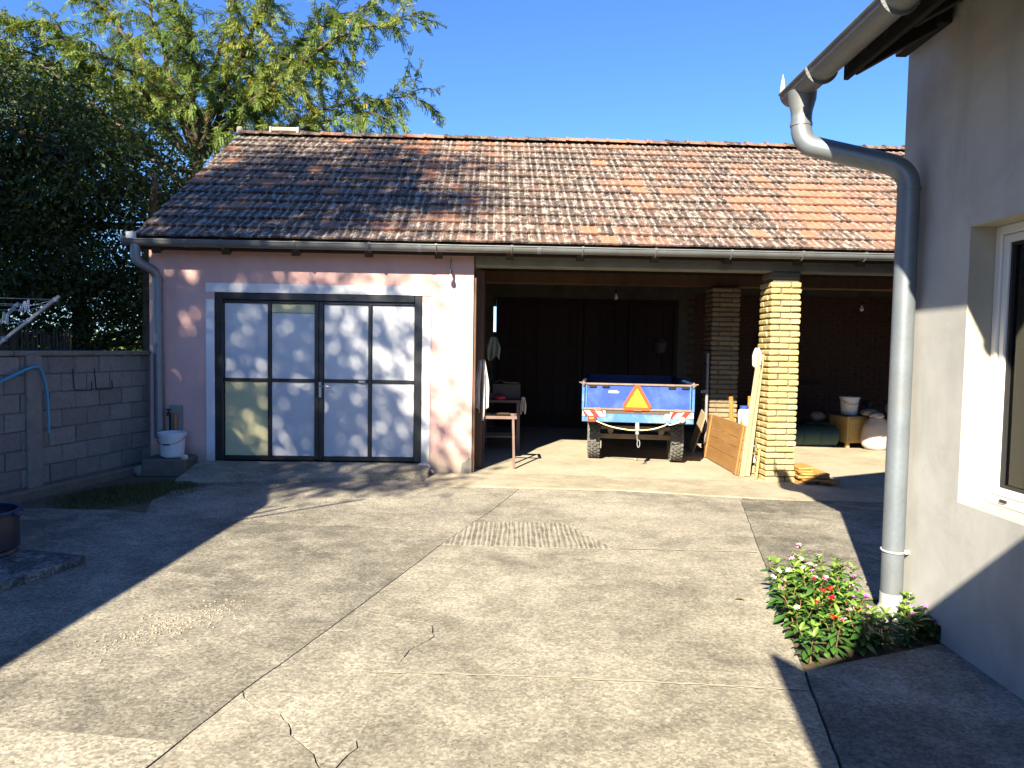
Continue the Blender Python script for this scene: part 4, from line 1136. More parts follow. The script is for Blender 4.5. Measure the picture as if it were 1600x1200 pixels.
lumpy('stone', 'pale_stone', (0.085, 0.06, 0.045), 5.7, None, B(-0.585, -0.10, 0.10), (0.1, 0.3, 0.2), 2, label='pale stone lump at the right corner of the garage threshold', category='stone')
lumpy('stone', 'stone', (0.045, 0.04, 0.03), 6.2, None, B(-0.49, -0.16, 0.035), (0.1, 0.3, 0.9), 2, label='little grey stone chip below the pale lump at the garage threshold', category='stone')

# blue tub on exposed-aggregate slab
q = MB(); q.prism([(-0.0, 0.0), (-0.15, -0.64), (-1.0, -0.44), (-0.86, 0.20)][::-1], 0.0, 0.052); 
q.build('pebble_slab', 'pebble_concrete', None, (-3.12, 5.03, 0.004), label='loose pebbled paving slab under the dark blue tub', category='paving slab')
tb = thing('tub', 'dark blue plastic tub at the left edge on the pebbled slab', 'tub', (-3.89, 5.0, 0.056))
q = MB(); q.lathe([(0.0, 0.004), (0.235, 0.0), (0.252, 0.012), (0.246, 0.035), (0.262, 0.05), (0.258, 0.30), (0.25, 0.29), (0.235, 0.03), (0.0, 0.025)], 36, caps=False); q.build('tub_body', 'tub_blue', tb, smooth=True)
q = MB(); q.lathe([(0.255, 0.292), (0.285, 0.295), (0.288, 0.318), (0.270, 0.326), (0.25, 0.32), (0.25, 0.295)], 36, caps=False); q.box((0.285, .02, .30), (0.05, 0.08, 0.03), ch=.008); q.build('tub_rim', 'tub_rim', tb, smooth=True)

# ================================================================== TRAILER
tr = thing('farm_trailer', 'blue tipping trailer with orange warning triangle parked in the left bay', 'trailer', (1.635, 9.80, -0.026), R(-6.8))
W = 1.535; LEN = 3.1
q = MB(); q.box((0, LEN / 2, 0.775), (W - .02, LEN, 0.05)); q.build('load_floor', 'axle_steel', tr)
tg = MB(); tg.box((0, 0.018, 0.985), (W - 0.10, 0.022, 0.33), ch=.004); tgo = tg.build('tailgate', 'blue_paint', tr)
q = MB(); q.box((0, 0.010, 1.158), (W - 0.05, 0.05, 0.026), ch=.004); q.box((0, 0.008, 0.812), (W - .06, 0.05, 0.026), ch=.004); q.build('tailgate_rail', 'rusty_steel', tgo)
for x in (-0.62, -0.44, 0.46, 0.64):
    q = MB(); q.box((x, -0.012, 1.125), (0.10, 0.012, 0.03), ch=.003); q.tube([(x - .05, -.02, 1.137), (x + .05, -.02, 1.137)], 0.008, 8); q.build('latch', 'iron_black', tgo)
for x in (-0.55, 0.0, 0.55):
    q = MB(); q.box((x, -0.014, 0.813), (0.09, 0.012, 0.035), ch=.003); q.tube([(x - .05, -.02, .80), (x + .05, -.02, .80)], 0.009, 8); q.build('hinge', 'rusty_steel', tgo)
q = MB(); q.add([(-0.40, 0.005, 1.035), (-0.27, 0.005, 1.035), (-0.255, 0.005, 1.052), (-0.295, 0.005, 1.070), (-0.40, .005, 1.068)], [(0, 1, 2, 3, 4)]); q.build('white_sticker', 'hazard_white', tgo)
for sx in (-1, 1):
    q = MB(); q.box((sx * (W / 2 - 0.018), 0.012, 0.985), (0.036, 0.05, 0.38), ch=.004); q.box((sx * (W / 2 - 0.058), 0.008, 0.985), (0.02, 0.036, 0.32), ch=.003)
    q.build('corner_post', 'pale_blue_paint', tr)
    q = MB(); q.box((sx * (W / 2 - 0.02), -0.015, 1.165), (0.07, 0.04, 0.03), ch=.006); q.tube([(sx * (W / 2 - .02), -.03, 1.13), (sx * (W / 2 - .02), -.03, 1.20)], 0.014, 8); q.tube([(sx * (W / 2 - .05), -.035, 1.175), (sx * (W / 2 + .04), -.035, 1.175)], 0.008, 8)
    q.build('corner_catch', 'rusty_steel', tr)
    q = MB(); q.box((sx * (W / 2 - 0.012), LEN / 2 + .02, 0.985), (0.022, LEN - .04, 0.36), ch=.004); q.box((sx * (W / 2 - 0.012), LEN / 2, 1.165), (0.05, LEN - .02, 0.03), ch=.004)
    for y in (0.8, 1.55, 2.3): q.box((sx * (W / 2 + 0.008), y, 0.975), (0.022, 0.05, 0.34))
    q.build('side_board', 'shaded_blue_paint', tr)
q = MB(); q.box((0, LEN - .01, 0.985), (W - .05, 0.022, 0.36), ch=.004); q.box((0, LEN - .01, 1.165), (W - .05, 0.045, 0.03)); q.build('front_board', 'shaded_blue_paint', tr)
cb = MB(); cb.box((0, 0.03, 0.710), (W - 0.01, 0.05, 0.165), ch=.006); cbo = cb.build('rear_beam', 'pale_blue_paint', tr)
# hazard plates: white with slanted red stripes
for sx in (-1, 1):
    cx = sx * (W / 2 - 0.168); hw_ = 0.158; z0, z1 = 0.705, 0.788
    q = MB(); q.box((cx, -0.002, (z0 + z1) / 2), (2 * hw_, 0.012, z1 - z0)); hp = q.build('hazard_plate', 'hazard_white', cbo)
    sl_ = 0.035 * sx * 1.0
    for a in ((-0.158, -0.10), (-0.03, 0.045), (0.125, 0.158)) if sx < 0 else ((-0.158, -0.09), (0.0, 0.085)):
        pts = []
        for (xx, zz, dx) in ((a[0], z0, -sl_), (a[1], z0, -sl_), (a[1], z1, sl_), (a[0], z1, sl_)):
            pts.append((cx + max(-hw_, min(hw_, xx + dx)), -0.0095, zz))
        q = MB(); q.quad(*pts); q.build('red_stripe', 'hazard_red', hp)
# warning triangle with cut corners
tri = MB()
def tri_poly(cx, z0, w_, h_, cut):
    pts = [Vector((cx - w_ / 2, 0, z0)), Vector((cx + w_ / 2, 0, z0)), Vector((cx, 0, z0 + h_))]
    out = []
    for i in range(3):
        p0, p1, p2 = pts[i - 1], pts[i], pts[(i + 1) % 3]
        out.append(p1 + (p0 - p1).normalized() * cut); out.append(p1 + (p2 - p1).normalized() * cut)
    return out
def plate(mb, poly, y0, y1):
    n = len(poly)
    mb.add([(p.x, y0, p.z) for p in poly] + [(p.x, y1, p.z) for p in poly], [tuple(range(n)), tuple(reversed(range(n, 2 * n)))] + [(i, i + n, (i + 1) % n + n, (i + 1) % n) for i in range(n)])
TX = -0.012
plate(tri, tri_poly(TX, 0.802, 0.46, 0.40, 0.065), -0.028, -0.022); to = tri.build('warning_triangle', 'sign_red', tr)
q = MB(); plate(q, tri_poly(TX, 0.848, 0.30, 0.262, 0.004), -0.031, -0.0285); q.build('triangle_centre', 'sign_yellow', to)
# round speed sticker, lamps, cable
q = MB(); Mx = Matrix.Translation((0.402, -0.001, 0.715)) @ Matrix.Rotation(R(90), 4, 'X'); q.lathe([(0.0, 0.0), (0.048, 0.0), (0.048, 0.004), (0.0, 0.004)], 24, Mx, caps=False); rs_ = q.build('speed_sticker', 'hazard_white', cbo)
q = MB()
for x in (0.380, 0.400, 0.422): q.box((x, -0.0065, 0.715), (0.011, 0.002, 0.018))
q.build('sticker_print', 'gasket', rs_)
q = MB(); q.box((-0.625, -0.03, 0.672), (0.115, 0.06, 0.085), ch=.012); lr = q.build('rear_lamp', 'lamp_red', tr, label='red rear lamp at the left')
q = MB(); q.box((-0.63, -0.062, 0.685), (0.06, 0.006, 0.02), ch=.002); q.build('reflector', 'sign_yellow', lr)
q = MB(); Mx = Matrix.Translation((0.605, 0.0, 0.690)) @ Matrix.Rotation(R(90), 4, 'X'); q.lathe([(0.0, 0.0), (0.042, 0.0), (0.042, 0.045), (0.032, 0.056), (0.0, 0.058)], 20, Mx, caps=False); q.build('rear_lamp', 'bag_grey', tr, label='round grey rear lamp at the right', smooth=True)
q = MB(); pts = [Vector(p) for p in ((-0.57, -.02, 0.645), (-0.38, -.03, 0.575), (-0.15, -.035, 0.535), (0.02, -.035, 0.53), (0.2, -.035, 0.55), (0.36, -.03, 0.60), (0.405, -.02, 0.625), (0.45, -.02, 0.615), (0.60, -.02, 0.665))]
q.tube(smooth_path(pts, 4), 0.008, 6); q.build('lamp_cable', 'cable_yellow', tr, smooth=True)
# running gear
q = MB()
for x in (-0.33, 0.33): q.box((x, LEN / 2, 0.70), (0.07, LEN - .1, 0.11))
for y in (0.12, 1.2, 2.2): q.box((0, y, 0.69), (0.7, 0.06, 0.08))
q.build('chassis', 'axle_steel', tr)
q = MB(); q.beam((-0.60, 0.80, 0.345), (0.60, 0.80, 0.345), 0.075, 0.075, ch=.006); q.build('axle', 'rusty_steel', tr)
q = MB(); q.beam((-0.5, 0.55, 0.50), (0.5, 0.55, 0.50), 0.04, 0.05); q.build('cross_bar', 'rusty_steel', tr)
for x in (-0.36, 0.36):
    q = MB()
    for i in range(4): q.tube([Vector((x, 0.80 + s_ * (0.42 - i * .09), 0.49 - .10 * (1 - (s_) ** 2) - i * .013)) for s_ in (-1, -.5, 0, .5, 1)], 0.014, 6)
    q.lathe([(0.02, -.03), (0.042, -.03), (0.042, .03), (0.02, .03)], 14, Matrix.Translation((x, 0.36, 0.475)) @ Matrix.Rotation(R(90), 4, 'X')); q.build('leaf_spring', 'rusty_steel', tr, smooth=True)
q = MB(); q.box((0, 0.0, 0.60), (0.05, 0.05, 0.07)); q.box((0, -0.02, 0.55), (0.065, 0.07, 0.06), ch=.008); q.box((0, -.02, .495), (.05, .05, .05), ch=.006)
q.tube([(0, -.03, .48), (0.005, -.03, .39)], 0.010, 8)
pts = [(0.022 + .018 * math.cos(a), -.03, 0.345 + .052 * math.sin(a)) for a in [2 * math.pi * j / 14 for j in range(14)]]
q.tube(pts, 0.007, 6, closed=True); q.build('tow_hook', 'steel', tr, smooth=True)
for sx in (-1, 1):
    c_ = Vector((sx * 0.60, 0.80, 0.345)); Rw = 0.335; ww = 0.185
    Mx = Matrix.Translation(c_) @ Matrix.Rotation(R(90), 4, 'Y')
    wh = thing_w = MB(); wh.lathe([(0.19, -ww * .42), (0.24, -ww * .5), (Rw * .9, -ww * .5), (Rw - .012, -ww * .40), (Rw - .008, 0), (Rw - .012, ww * .40), (Rw * .9, ww * .5), (0.24, ww * .5), (0.19, ww * .42)], 40, Mx, caps=False)
    who = wh.build('wheel', 'rubber', tr, smooth=True)
    q = MB()
    for k in range(30):
        a = 2 * math.pi * k / 30
        for (zz, sk, da) in ((-ww * .36, .30, 0), (-ww * .12, .5, .5), (ww * .12, -.5, 0), (ww * .36, -.30, .5)):
            Mr = Mx @ Matrix.Rotation(a + da * 2 * math.pi / 30, 4, 'Z') @ Matrix.Translation((Rw - .004, 0, zz)) @ Matrix.Rotation(sk, 4, 'X')
            q.box((0, 0, 0), (0.022, 0.036, ww * .19), Mr)
    t_ = q.build('tread', 'rubber', who); t_['kind'] = 'stuff'
    q = MB(); q.lathe([(0.02, -.02), (0.12, -.03), (0.165, -.05), (0.195, -.07), (0.195, .07), (0.165, .05), (0.12, .03), (0.02, .02)], 28, Mx, caps=True); q.lathe([(0.05, -.06), (0.05, .06)], 16, Mx); q.build('rim', 'rusty_steel', who, smooth=True)
q = MB(); q.beam((-0.33, LEN - .1, 0.62), (0, LEN + 1.0, 0.50), 0.06, 0.08); q.beam((0.33, LEN - .1, 0.62), (0, LEN + 1.0, 0.50), 0.06, 0.08); q.beam((0, LEN + .9, .12), (0, LEN + .9, .5), .06, .06); q.lathe([(.12, 0), (.12, .03)], 16, Matrix.Translation((0, LEN + .9, .11))); q.build('drawbar', 'axle_steel', tr)
lumpy('stone', 'stone', (0.03, 0.03, 0.022), 2.2, None, (1.74, 10.5, -0.01), None, 2, label='small dark pebble on the floor under the tow hook of the trailer', category='stone')

# ================================================================== LEFT SIDE OF THE BAY: trestle, bench, cloths
ts = thing('metal_trestle', 'narrow brown steel trestle at the front left of the bay', 'trestle', (-0.31, 9.55, 0.0), R(1))
for (x, y) in ((-0.25, -0.17), (0.25, -0.17), (-0.25, 0.22), (0.25, 0.22)):
    q = MB(); q.beam((x * 1.0 - (0.02 if x > 0 else -.02), y, 0.665), (x, y * 1.1, 0.004), 0.032, 0.032, up=(0, 1, 0), ch=.003); q.build('leg', 'brown_steel', ts)
q = MB()
for y in (-0.17, 0.22): q.box((0, y, 0.685), (0.56, 0.035, 0.04), ch=.004)
for x in (-0.26, 0.26): q.box((x, 0.025, 0.684), (0.034, 0.352, 0.038), ch=.004)
q.build('top_frame', 'brown_steel', ts)
q = MB(); q.box((0.05, 0.12, 0.712), (0.26, 0.12, 0.018), ch=.003); q.build('slat', 'dark_timber', ts)
bn = thing('workbench', 'dark workbench with brown legs against the left side of the bay', 'workbench', (-0.29, 11.25, 0.0), R(1))
for (x, y) in ((-0.26, -0.32), (0.27, -0.32), (-0.26, 0.32), (0.27, 0.32)):
    q = MB(); q.box((x, y, 0.385), (0.05, 0.05, 0.77), ch=.004); q.build('leg', 'brown_steel', bn)
q = MB(); q.box((0, 0, 0.79), (0.62, 0.74, 0.045), ch=.006); q.build('bench_top', 'dark_wood_top', bn)
q = MB(); q.box((0, -0.32, 0.24), (0.48, 0.03, 0.035)); q.box((0, .32, .24), (.48, .03, .035)); q.build('stretcher', 'brown_steel', bn)
q = MB(); q.box((0, 0, 0.28), (0.44, 0.56, 0.025)); q.build('shelf', 'dark_wood_top', bn)
bx = thing('tool_box', 'dark box with slanted lid on the workbench', 'box', (-0.22, 11.2, 0.815), R(4))
q = MB(); q.box((0, 0, .12), (0.44, 0.42, 0.24), ch=.01); q.build('box_body', 'dark_box', bx)
q = MB(); q.beam((-.05, .0, .262), (.20, .0, .252), 0.40, 0.02, ch=.004); q.tube([(-.18, -.12, .25), (-.1, -.1, .29), (.0, -.12, .25)], .012, 6); q.build('lid', 'dark_wood_top', bx)
lumpy('rag', 'red_plastic', (0.10, 0.05, 0.035), 4.2, None, (-0.30, 10.93, 0.845), None, 3, label='crumpled red rag on the front of the workbench', category='rag')
q = MB(); q.box((0, 0, .05), (.16, .1, .10), ch=.01); q.tube([(-.03, 0, .1), (-.03, 0, .15)], .03, 10); q.build('oil_can', 'dark_box', None, (-0.46, 11.0, 0.813), label='small dark can at the left of the workbench top', category='can')
def cloth(name, label, cat, c, w_, h_, mat, seed, ang=0.0, taper=0.5):
    n, m_ = 14, 16
    q = MB(); vs = []
    for i in range(m_ + 1):
        t = i / m_
        for j in range(n + 1):
            u = j / n - .5
            ww = w_ * (0.45 + (1 - 0.45) * min(1, t * 2.2)) * (1 - taper * .5 * max(0, t - .6))
            d = 0.03 * math.sin(u * 16 + seed + t * 2) * (0.4 + t) + 0.012 * mnoise.noise(Vector((u * 5, t * 4, seed)))
            z = -h_ * t * (1 + 0.12 * math.sin(u * 7 + seed)) 
            vs.append((u * ww, d, z))
    fs = [(i * (n + 1) + j, i * (n + 1) + j + 1, (i + 1) * (n + 1) + j + 1, (i + 1) * (n + 1) + j) for i in range(m_) for j in range(n)]
    q.add(vs, fs)
    o = q.build(name, mat, None, c, (0, 0, ang), smooth=True, label=label, category=cat)
    md = o.modifiers.new('thickness', 'SOLIDIFY'); md.thickness = 0.006
    return o
cloth('towel', 'pale grubby towel hanging on the post at the left mouth of the bay', 'towel', (-0.50, 9.34, 1.45), 0.19, 0.72, 'cloth_pale', 1.3, R(25))
cloth('cloth', 'grey green cloth hung higher up the left wall deeper in the bay', 'cloth', (-0.42, 11.0, 1.78), 0.22, 0.34, 'cloth_green', 3.3, R(10))
cloth('rag', 'scrap of pale rag hanging from the right end of the workbench', 'rag', (0.06, 10.9, 0.86), 0.09, 0.24, 'cloth_pale', 5.1, R(0))
# tools leaning on the left wall
q = MB(); q.tube([(-0.47, 9.36, 0.02), (-0.515, 9.36, 1.75)], 0.014, 8); q.box((-.515, 9.36, 1.78), (.05, .03, .10)); c0 = Vector((-.47, 9.36, 0))
for v in q.v: v -= c0
q.build('garden_tool', 'dark_timber', None, c0, label='long dark tool handle leaning on the post behind the towel', category='tool')

# ================================================================== RIGHT OF THE TRAILER: panel, boards, chair, planks
pn = thing('board_partition', 'varnished board panel leaning on its long edge beside the trailer', 'panel', (2.93, 10.30, -0.05), R(0.3))
tilt = Matrix.Rotation(R(8), 4, 'Y')
Lp = 1.72
zb = 0
for k, h in enumerate((0.20, 0.15, 0.13, 0.20)):
    q = MB(); q.box((0, 0, zb + h / 2 + .004), (0.02, Lp, h - 0.006), tilt, ch=.003); q.build('board', 'panel_wood', pn); zb += h
for y in (-Lp / 2 + 0.10, Lp / 2 - 0.07):
    q = MB(); q.box((-0.022, y, 0.34), (0.022, 0.13, 0.67), tilt, ch=.004); q.build('batten', 'panel_wood', pn)
q = MB(); q.box((0, 0, 0.36), (0.02, 0.34, 0.66), Matrix.Rotation(R(14), 4, 'Y') @ Matrix.Rotation(R(12), 4, 'X'), ch=.004); q.build('board', 'pale_wood', None, (2.78, 11.45, -.02), label='short pale board leaning at the far end of the varnished panel', category='board')
ch = thing('wooden_chair', 'upturned orange wooden chair behind the varnished panel', 'chair', (3.36, 10.35, 0.0), R(28))
for (x, y) in ((-0.17, -0.17), (0.17, -0.17), (-0.17, 0.17), (0.17, 0.17)):
    q = MB(); q.beam((x, y, 0.46), (x * 1.12, y * 1.12, 0.95), 0.046, 0.046, up=(0, 1, 0), ch=.005); q.build('leg', 'orange_wood', ch)
q = MB(); q.box((0, 0, 0.44), (0.42, 0.42, 0.035), ch=.008); q.build('seat', 'orange_wood', ch)
q = MB()
for x in (-0.17, 0.17): q.beam((x, 0.18, 0.44), (x, 0.22, 0.02), 0.035, 0.035, up=(0, 1, 0))
q.box((0, 0.215, 0.08), (0.36, 0.022, 0.12), ch=.004); q.box((0, 0.20, 0.25), (0.34, 0.02, 0.06), ch=.004); q.build('backrest', 'orange_wood', ch)
for y in (-.18, .18): q = MB(); q.box((0, y, 0.66), (0.34, 0.022, 0.03), ch=.003); q.build('stretcher', 'orange_wood', ch)
q = MB(); q.beam((3.08, 9.60, -.05), (3.10, 10.0, 0.78), 0.16, 0.02, up=(1, 0, 0), ch=.004); c0 = Vector((3.08, 9.6, -.05))
for v in q.v: v -= c0
q.build('plank', 'orange_wood', None, c0, label='short orange plank standing behind the near end of the varnished panel', category='plank')
def lean_plank(name, label, p0, p1, w_, t_, mat, up):
    c0 = Vector(p0); q = MB(); q.beam((0, 0, 0), Vector(p1) - c0, w_, t_, up=up, ch=.004)
    return q.build(name, mat, None, c0, label=label, category='plank')
lean_plank('plank', 'long pale plank leaning on the left side of the front brick column', (2.965, 9.37, -0.045), (3.115, 9.27, 1.58), 0.07, 0.022, 'pale_wood', (0.2, -1, 0))
lean_plank('plank', 'long bare wood plank leaning between the other plank and the brick column', (3.045, 9.42, -0.045), (3.16, 9.33, 1.58), 0.075, 0.03, 'pale_wood', (0.2, -1, 0))
lean_plank('plank', 'thin yellowish lath at the foot of the brick column beside the leaning planks', (3.10, 9.22, -0.05), (3.145, 9.24, 0.34), 0.03, 0.02, 'cabinet_yellow', (0, -1, 0))
cloth('plastic_bag', 'white plastic bag hooked on top of the leaning planks', 'bag', (3.09, 9.30, 1.66), 0.12, 0.24, 'white_plastic', 2.7, R(-20))
for k, (x, y, z, mt, lab) in enumerate(((3.14, 9.95, 0.0, 'pale_wood', 'lowest pale board of the pile behind the leaning planks'), (3.15, 9.97, 0.14, 'white_paint', 'second white board of the pile behind the leaning planks'), (3.13, 9.94, 0.28, 'old_timber', 'third brown board of the pile behind the leaning planks'), (3.15, 9.96, 0.40, 'white_paint', 'topmost white board of the pile behind the leaning planks'))):
    q = MB(); q.box((0, 0, 0.055), (0.2, 0.62, 0.10 if k != 2 else .08), ch=.006); q.build('board', mt, None, (x, y, z - 0.05), (0, 0, R(random.uniform(-6, 6))), label=lab, category='board', group='boards piled behind the leaning planks')
q = MB(); q.lathe([(0.0, 0.0), (0.075, 0.0), (0.082, 0.30), (0.075, 0.34), (0.04, 0.36), (0.0, 0.36)], 18, caps=False); jo = q.build('paint_can', 'white_plastic', None, (3.15, 9.95, 0.455), label='white can with blue lid on the pile of boards by the column', category='can', smooth=True)
q = MB(); q.lathe([(0.0, 0.362), (0.06, 0.362), (0.06, 0.40), (0.0, 0.402)], 16, caps=False); q.build('lid', 'blue_paint', jo)
q = MB(); c0 = Vector((3.02, 11.45, -0.04)); q.tube([(0, 0, 0), (0.0, 0.02, 1.62)], 0.024, 10); q.box((-.05, 0.0, 1.0), (0.10, .04, .05)); q.build('steel_pipe', 'lilac_pipe', None, c0, label='grey steel pipe standing upright in front of the inner brick column', category='pipe', smooth=True)
q = MB(); q.tube([(0, 0, 0.0), (0, 0, .10)], 0.004, 6); q.lathe([(0.0, -.30), (0.10, -.28), (0.14, -.1), (0.08, 0.0), (0.0, .02)], 14, caps=False); q.build('hanging_bag', 'dark_box', None, (2.72, 13.9, 1.85), label='dark bag hanging in the gloom left of the inner brick column', category='bag', smooth=True)

# stack of flat clay tiles by the column
tm = []
for k in range(5):
    q = MB(); q.box((0, 0, 0), (0.19 + .012 * k, 0.33 - .012 * k, 0.030), ch=.006)
    for v in q.v: v += Vector((random.uniform(-.004, .004), random.uniform(-.005, .005), 0))
    tm.append(q.mesh('clay_tile', 'clay_pile'))
for lay in range(6):
    for col_ in range(2 if lay < 4 else 1):
        for dep in range(2 if lay < 5 else 1):
            x = 3.70 + col_ * 0.205 + random.uniform(-.03, .03) - lay * .006; y = 9.18 + dep * 0.30 + random.uniform(-.03, .03)
            inst('clay_tile', random.choice(tm), None, (x, y, gz(x, y) + 0.0215 + lay * 0.0375), (random.uniform(-.03, .03), random.uniform(-.03, .03), random.uniform(-.16, .16)),
                 label='orange clay tile, %s layer up, %s %s of the column stack' % (('first', 'second', 'third', 'fourth', 'fifth', 'topmost')[lay], ('front', 'back')[dep], ('left', 'right')[col_]), category='clay tile', group='clay tiles stacked by the front column')
for (x, y, z, a, wh_) in ((3.98, 9.14, .02, .5, 'lying under another in front'), (4.02, 9.3, .02, -.3, 'farthest back'), (3.93, 9.06, .055, .9, 'lying on top of another in front')):
    inst('clay_tile', random.choice(tm), None, (x, y, gz(x, y) + z), (0.02, 0.05, a), label='loose tile right of the clay tile stack, ' + wh_, category='clay tile', group='loose tiles beside the clay tile stack')

# ================================================================== RIGHT BAY
def cabinet(loc, label, w_, d_, h_, rot):
    t = thing('cabinet', label, 'cabinet', loc, rot)
    q = MB(); q.box((0, 0, h_ / 2 + .04), (w_, d_, h_ - .10), ch=.006); q.build('cabinet_body', 'cabinet_yellow', t)
    q = MB(); q.box((0, 0, h_ - .005), (w_ + .04, d_ + .04, 0.026), ch=.005); q.build('cabinet_top', 'cabinet_top', t)
    for sx in (-1, 1):
        for sy in (-1, 1): q = MB(); q.box((sx * (w_ / 2 - .03), sy * (d_ / 2 - .03), 0.05), (0.06, 0.06, 0.10), ch=.004); q.build('leg', 'cabinet_yellow', t)
    q = MB(); q.box((0, -d_ / 2 - .006, h_ / 2 + .04), (w_ - .09, 0.014, h_ - .18), ch=.004); q.build('door', 'cabinet_yellow', t)
    return t
cabinet((6.12, 13.22, -0.11), 'yellow wooden cabinet under the white bucket in the dark right bay', 0.42, 0.50, 0.58, R(14))
cabinet((6.88, 13.05, -0.11), 'yellow wooden cabinet half hidden behind the white sack', 0.50, 0.45, 0.56, R(3))
bk2 = thing('bucket', 'white bucket standing on the yellow cabinet in the right bay', 'bucket', (6.12, 13.2, 0.48))
q = MB(); q.lathe([(0.0, 0.005), (0.135, 0.0), (0.165, 0.29), (0.178, 0.295), (0.178, 0.33), (0.168, 0.33), (0.132, 0.02), (0.0, 0.015)], 26, caps=False); q.build('bucket_body', 'white_plastic', bk2, smooth=True)
q = MB(); q.tube([(0.172 * math.cos(a), -0.17 * math.sin(a), 0.30 - .1 * math.sin(a)) for a in [math.pi * j / 12 for j in range(13)]], 0.003, 6); q.build('handle', 'iron_black', bk2)
def sack(label, loc, r_, h_, seed, rot=0, mat='sack_white'):
    t = thing('sack', label, 'sack', loc, rot)
    bm = bmesh.new(); n, m_ = 24, 18; rows = []
    for i in range(m_ + 1):
        u = i / m_
        prof_ = r_ * (0.82 + 0.25 * math.sin(min(1, u * 1.25) * math.pi) ** 0.7 * (1 - .2 * u)) * (1 if u < .8 else 1 - (u - .8) * 2.0)
        if u < .06: prof_ *= 0.9
        row = []
        for j in range(n):
            a = 2 * math.pi * j / n
            k = 1 + 0.07 * mnoise.noise(Vector((math.cos(a) * 1.4, math.sin(a) * 1.4, u * 3 + seed))) + .05 * math.sin(a * 7 + seed) * max(0, u - .65) * 3
            row.append(bm.verts.new((math.cos(a) * prof_ * k * 1.05, math.sin(a) * prof_ * k * .75, u * h_ + .01 * mnoise.noise(Vector((a, u * 4, seed))))))
        rows.append(row)
    for i in range(m_):
        for j in range(n): bm.faces.new((rows[i][j], rows[i][(j + 1) % n], rows[i + 1][(j + 1) % n], rows[i + 1][j]))
    bm.faces.new(rows[-1]); bm.faces.new(rows[0][::-1])
    me = bpy.data.meshes.new('sack_body'); bm.to_mesh(me); bm.free(); me.materials.append(MATS[mat]); me.polygons.foreach_set('use_smooth', [True] * len(me.polygons))
    place(bpy.data.objects.new('sack_body', me), t)
    lumpy('sack_neck', mat, (r_ * .55, r_ * .4, .07), seed + 2, t, (0, 0, h_ + .02), None, 3, 0.35, 3.0)
sack('full white sack standing in front of the yellow cabinets', (6.45, 12.84, -0.11), 0.235, 0.58, 1.7)
lumpy('plastic_bag', 'bag_grey', (0.16, 0.12, 0.07), 7.7, None, (6.42, 13.05, 0.53), None, 3, 0.3, 2.6, label='crumpled grey bag lying between the bucket and the sack', category='bag')
lumpy('plastic_bag', 'bag_grey', (0.15, 0.12, 0.09), 9.7, None, (5.72, 13.62, 0.40), None, 3, 0.3, 2.6, label='crumpled grey bag at the left of the yellow cabinet', category='bag')
lumpy('plastic_bag', 'bag_grey', (0.2, 0.14, 0.16), 12.7, None, (6.92, 13.1, 0.60), None, 3, 0.3, 2.6, label='dark bulky bag on the cabinet behind the sack', category='bag')
q = MB(); q.box((0, 0, .14), (.5, .4, .28), ch=.01); q.build('crate', 'dark_box', None, (5.68, 13.62, 0.03), label='dark crate under the grey bag left of the cabinet', category='crate')
dr_ = thing('drum', 'dark green drum lying on its side in the right bay', 'drum', (5.32, 13.05, -0.10), R(4))
Mx = Matrix.Translation((0, 0, 0.20)) @ Matrix.Rotation(R(90), 4, 'Y')
q = MB(); q.lathe([(0.0, -.50), (0.17, -.50), (0.195, -.48), (0.195, -.17), (0.205, -.16), (0.195, -.15), (0.195, .15), (0.205, .16), (0.195, .17), (0.195, .48), (0.17, .50), (0.0, .50)], 28, Mx, caps=False); q.build('drum_body', 'drum_green', dr_, smooth=True)
q = MB(); q.lathe([(0.02, .50), (.03, .50), (.03, .53), (0, .53)], 10, Mx); q.build('drum_cap', 'tap_black', dr_)
q = MB(); q.box((0, 0, .25), (.62, .35, .5), ch=.01); q.box((0, 0, .53), (.7, .4, .04)); q.build('wooden_chest', 'dark_wood_top', None, (5.05, 14.2, -.10), label='dark chest against the brick wall behind the drum', category='chest')
lumpy('plastic_bag', 'bag_grey', (0.16, 0.12, 0.10), 21.0, None, (4.98, 14.05, 0.53), None, 3, 0.3, 2.6, label='pale crumpled bag on the dark chest by the column', category='bag')
cc_ = thing('cable_loop', 'dark cable loop hung on the brick wall of the right bay', 'cable', B(5.82, 5.50, 1.2))
for k in range(3):
    q = MB(); q.tube([(0.14 * math.cos(a) * (1 + .06 * k), -.012 * k, 0.46 + 0.42 * math.sin(a) * (1 - .03 * k)) for a in [2 * math.pi * j / 26 for j in range(26)]], 0.008, 6, closed=True); q.build('coil', 'iron_black', cc_)
q = MB(); q.box((0, -0.09, 0), (0.9, 0.18, 0.03), ch=.004); q.build('wall_shelf', 'dark_timber', None, B(6.6, 5.50, 0.98), label='narrow plank shelf on the brick wall above the cabinet', category='shelf')
q = MB(); q.tube([(0, 0, 0), (0, 0, .62)], .045, 10); q.lathe([(.0, .62), (.09, .62), (.10, .70), (.0, .72)], 14, caps=False); q.build('gas_bottle', 'drum_green', None, (6.72, 13.75, 0.0), label='dark upright bottle in the gloom behind the sack', category='bottle', smooth=True)

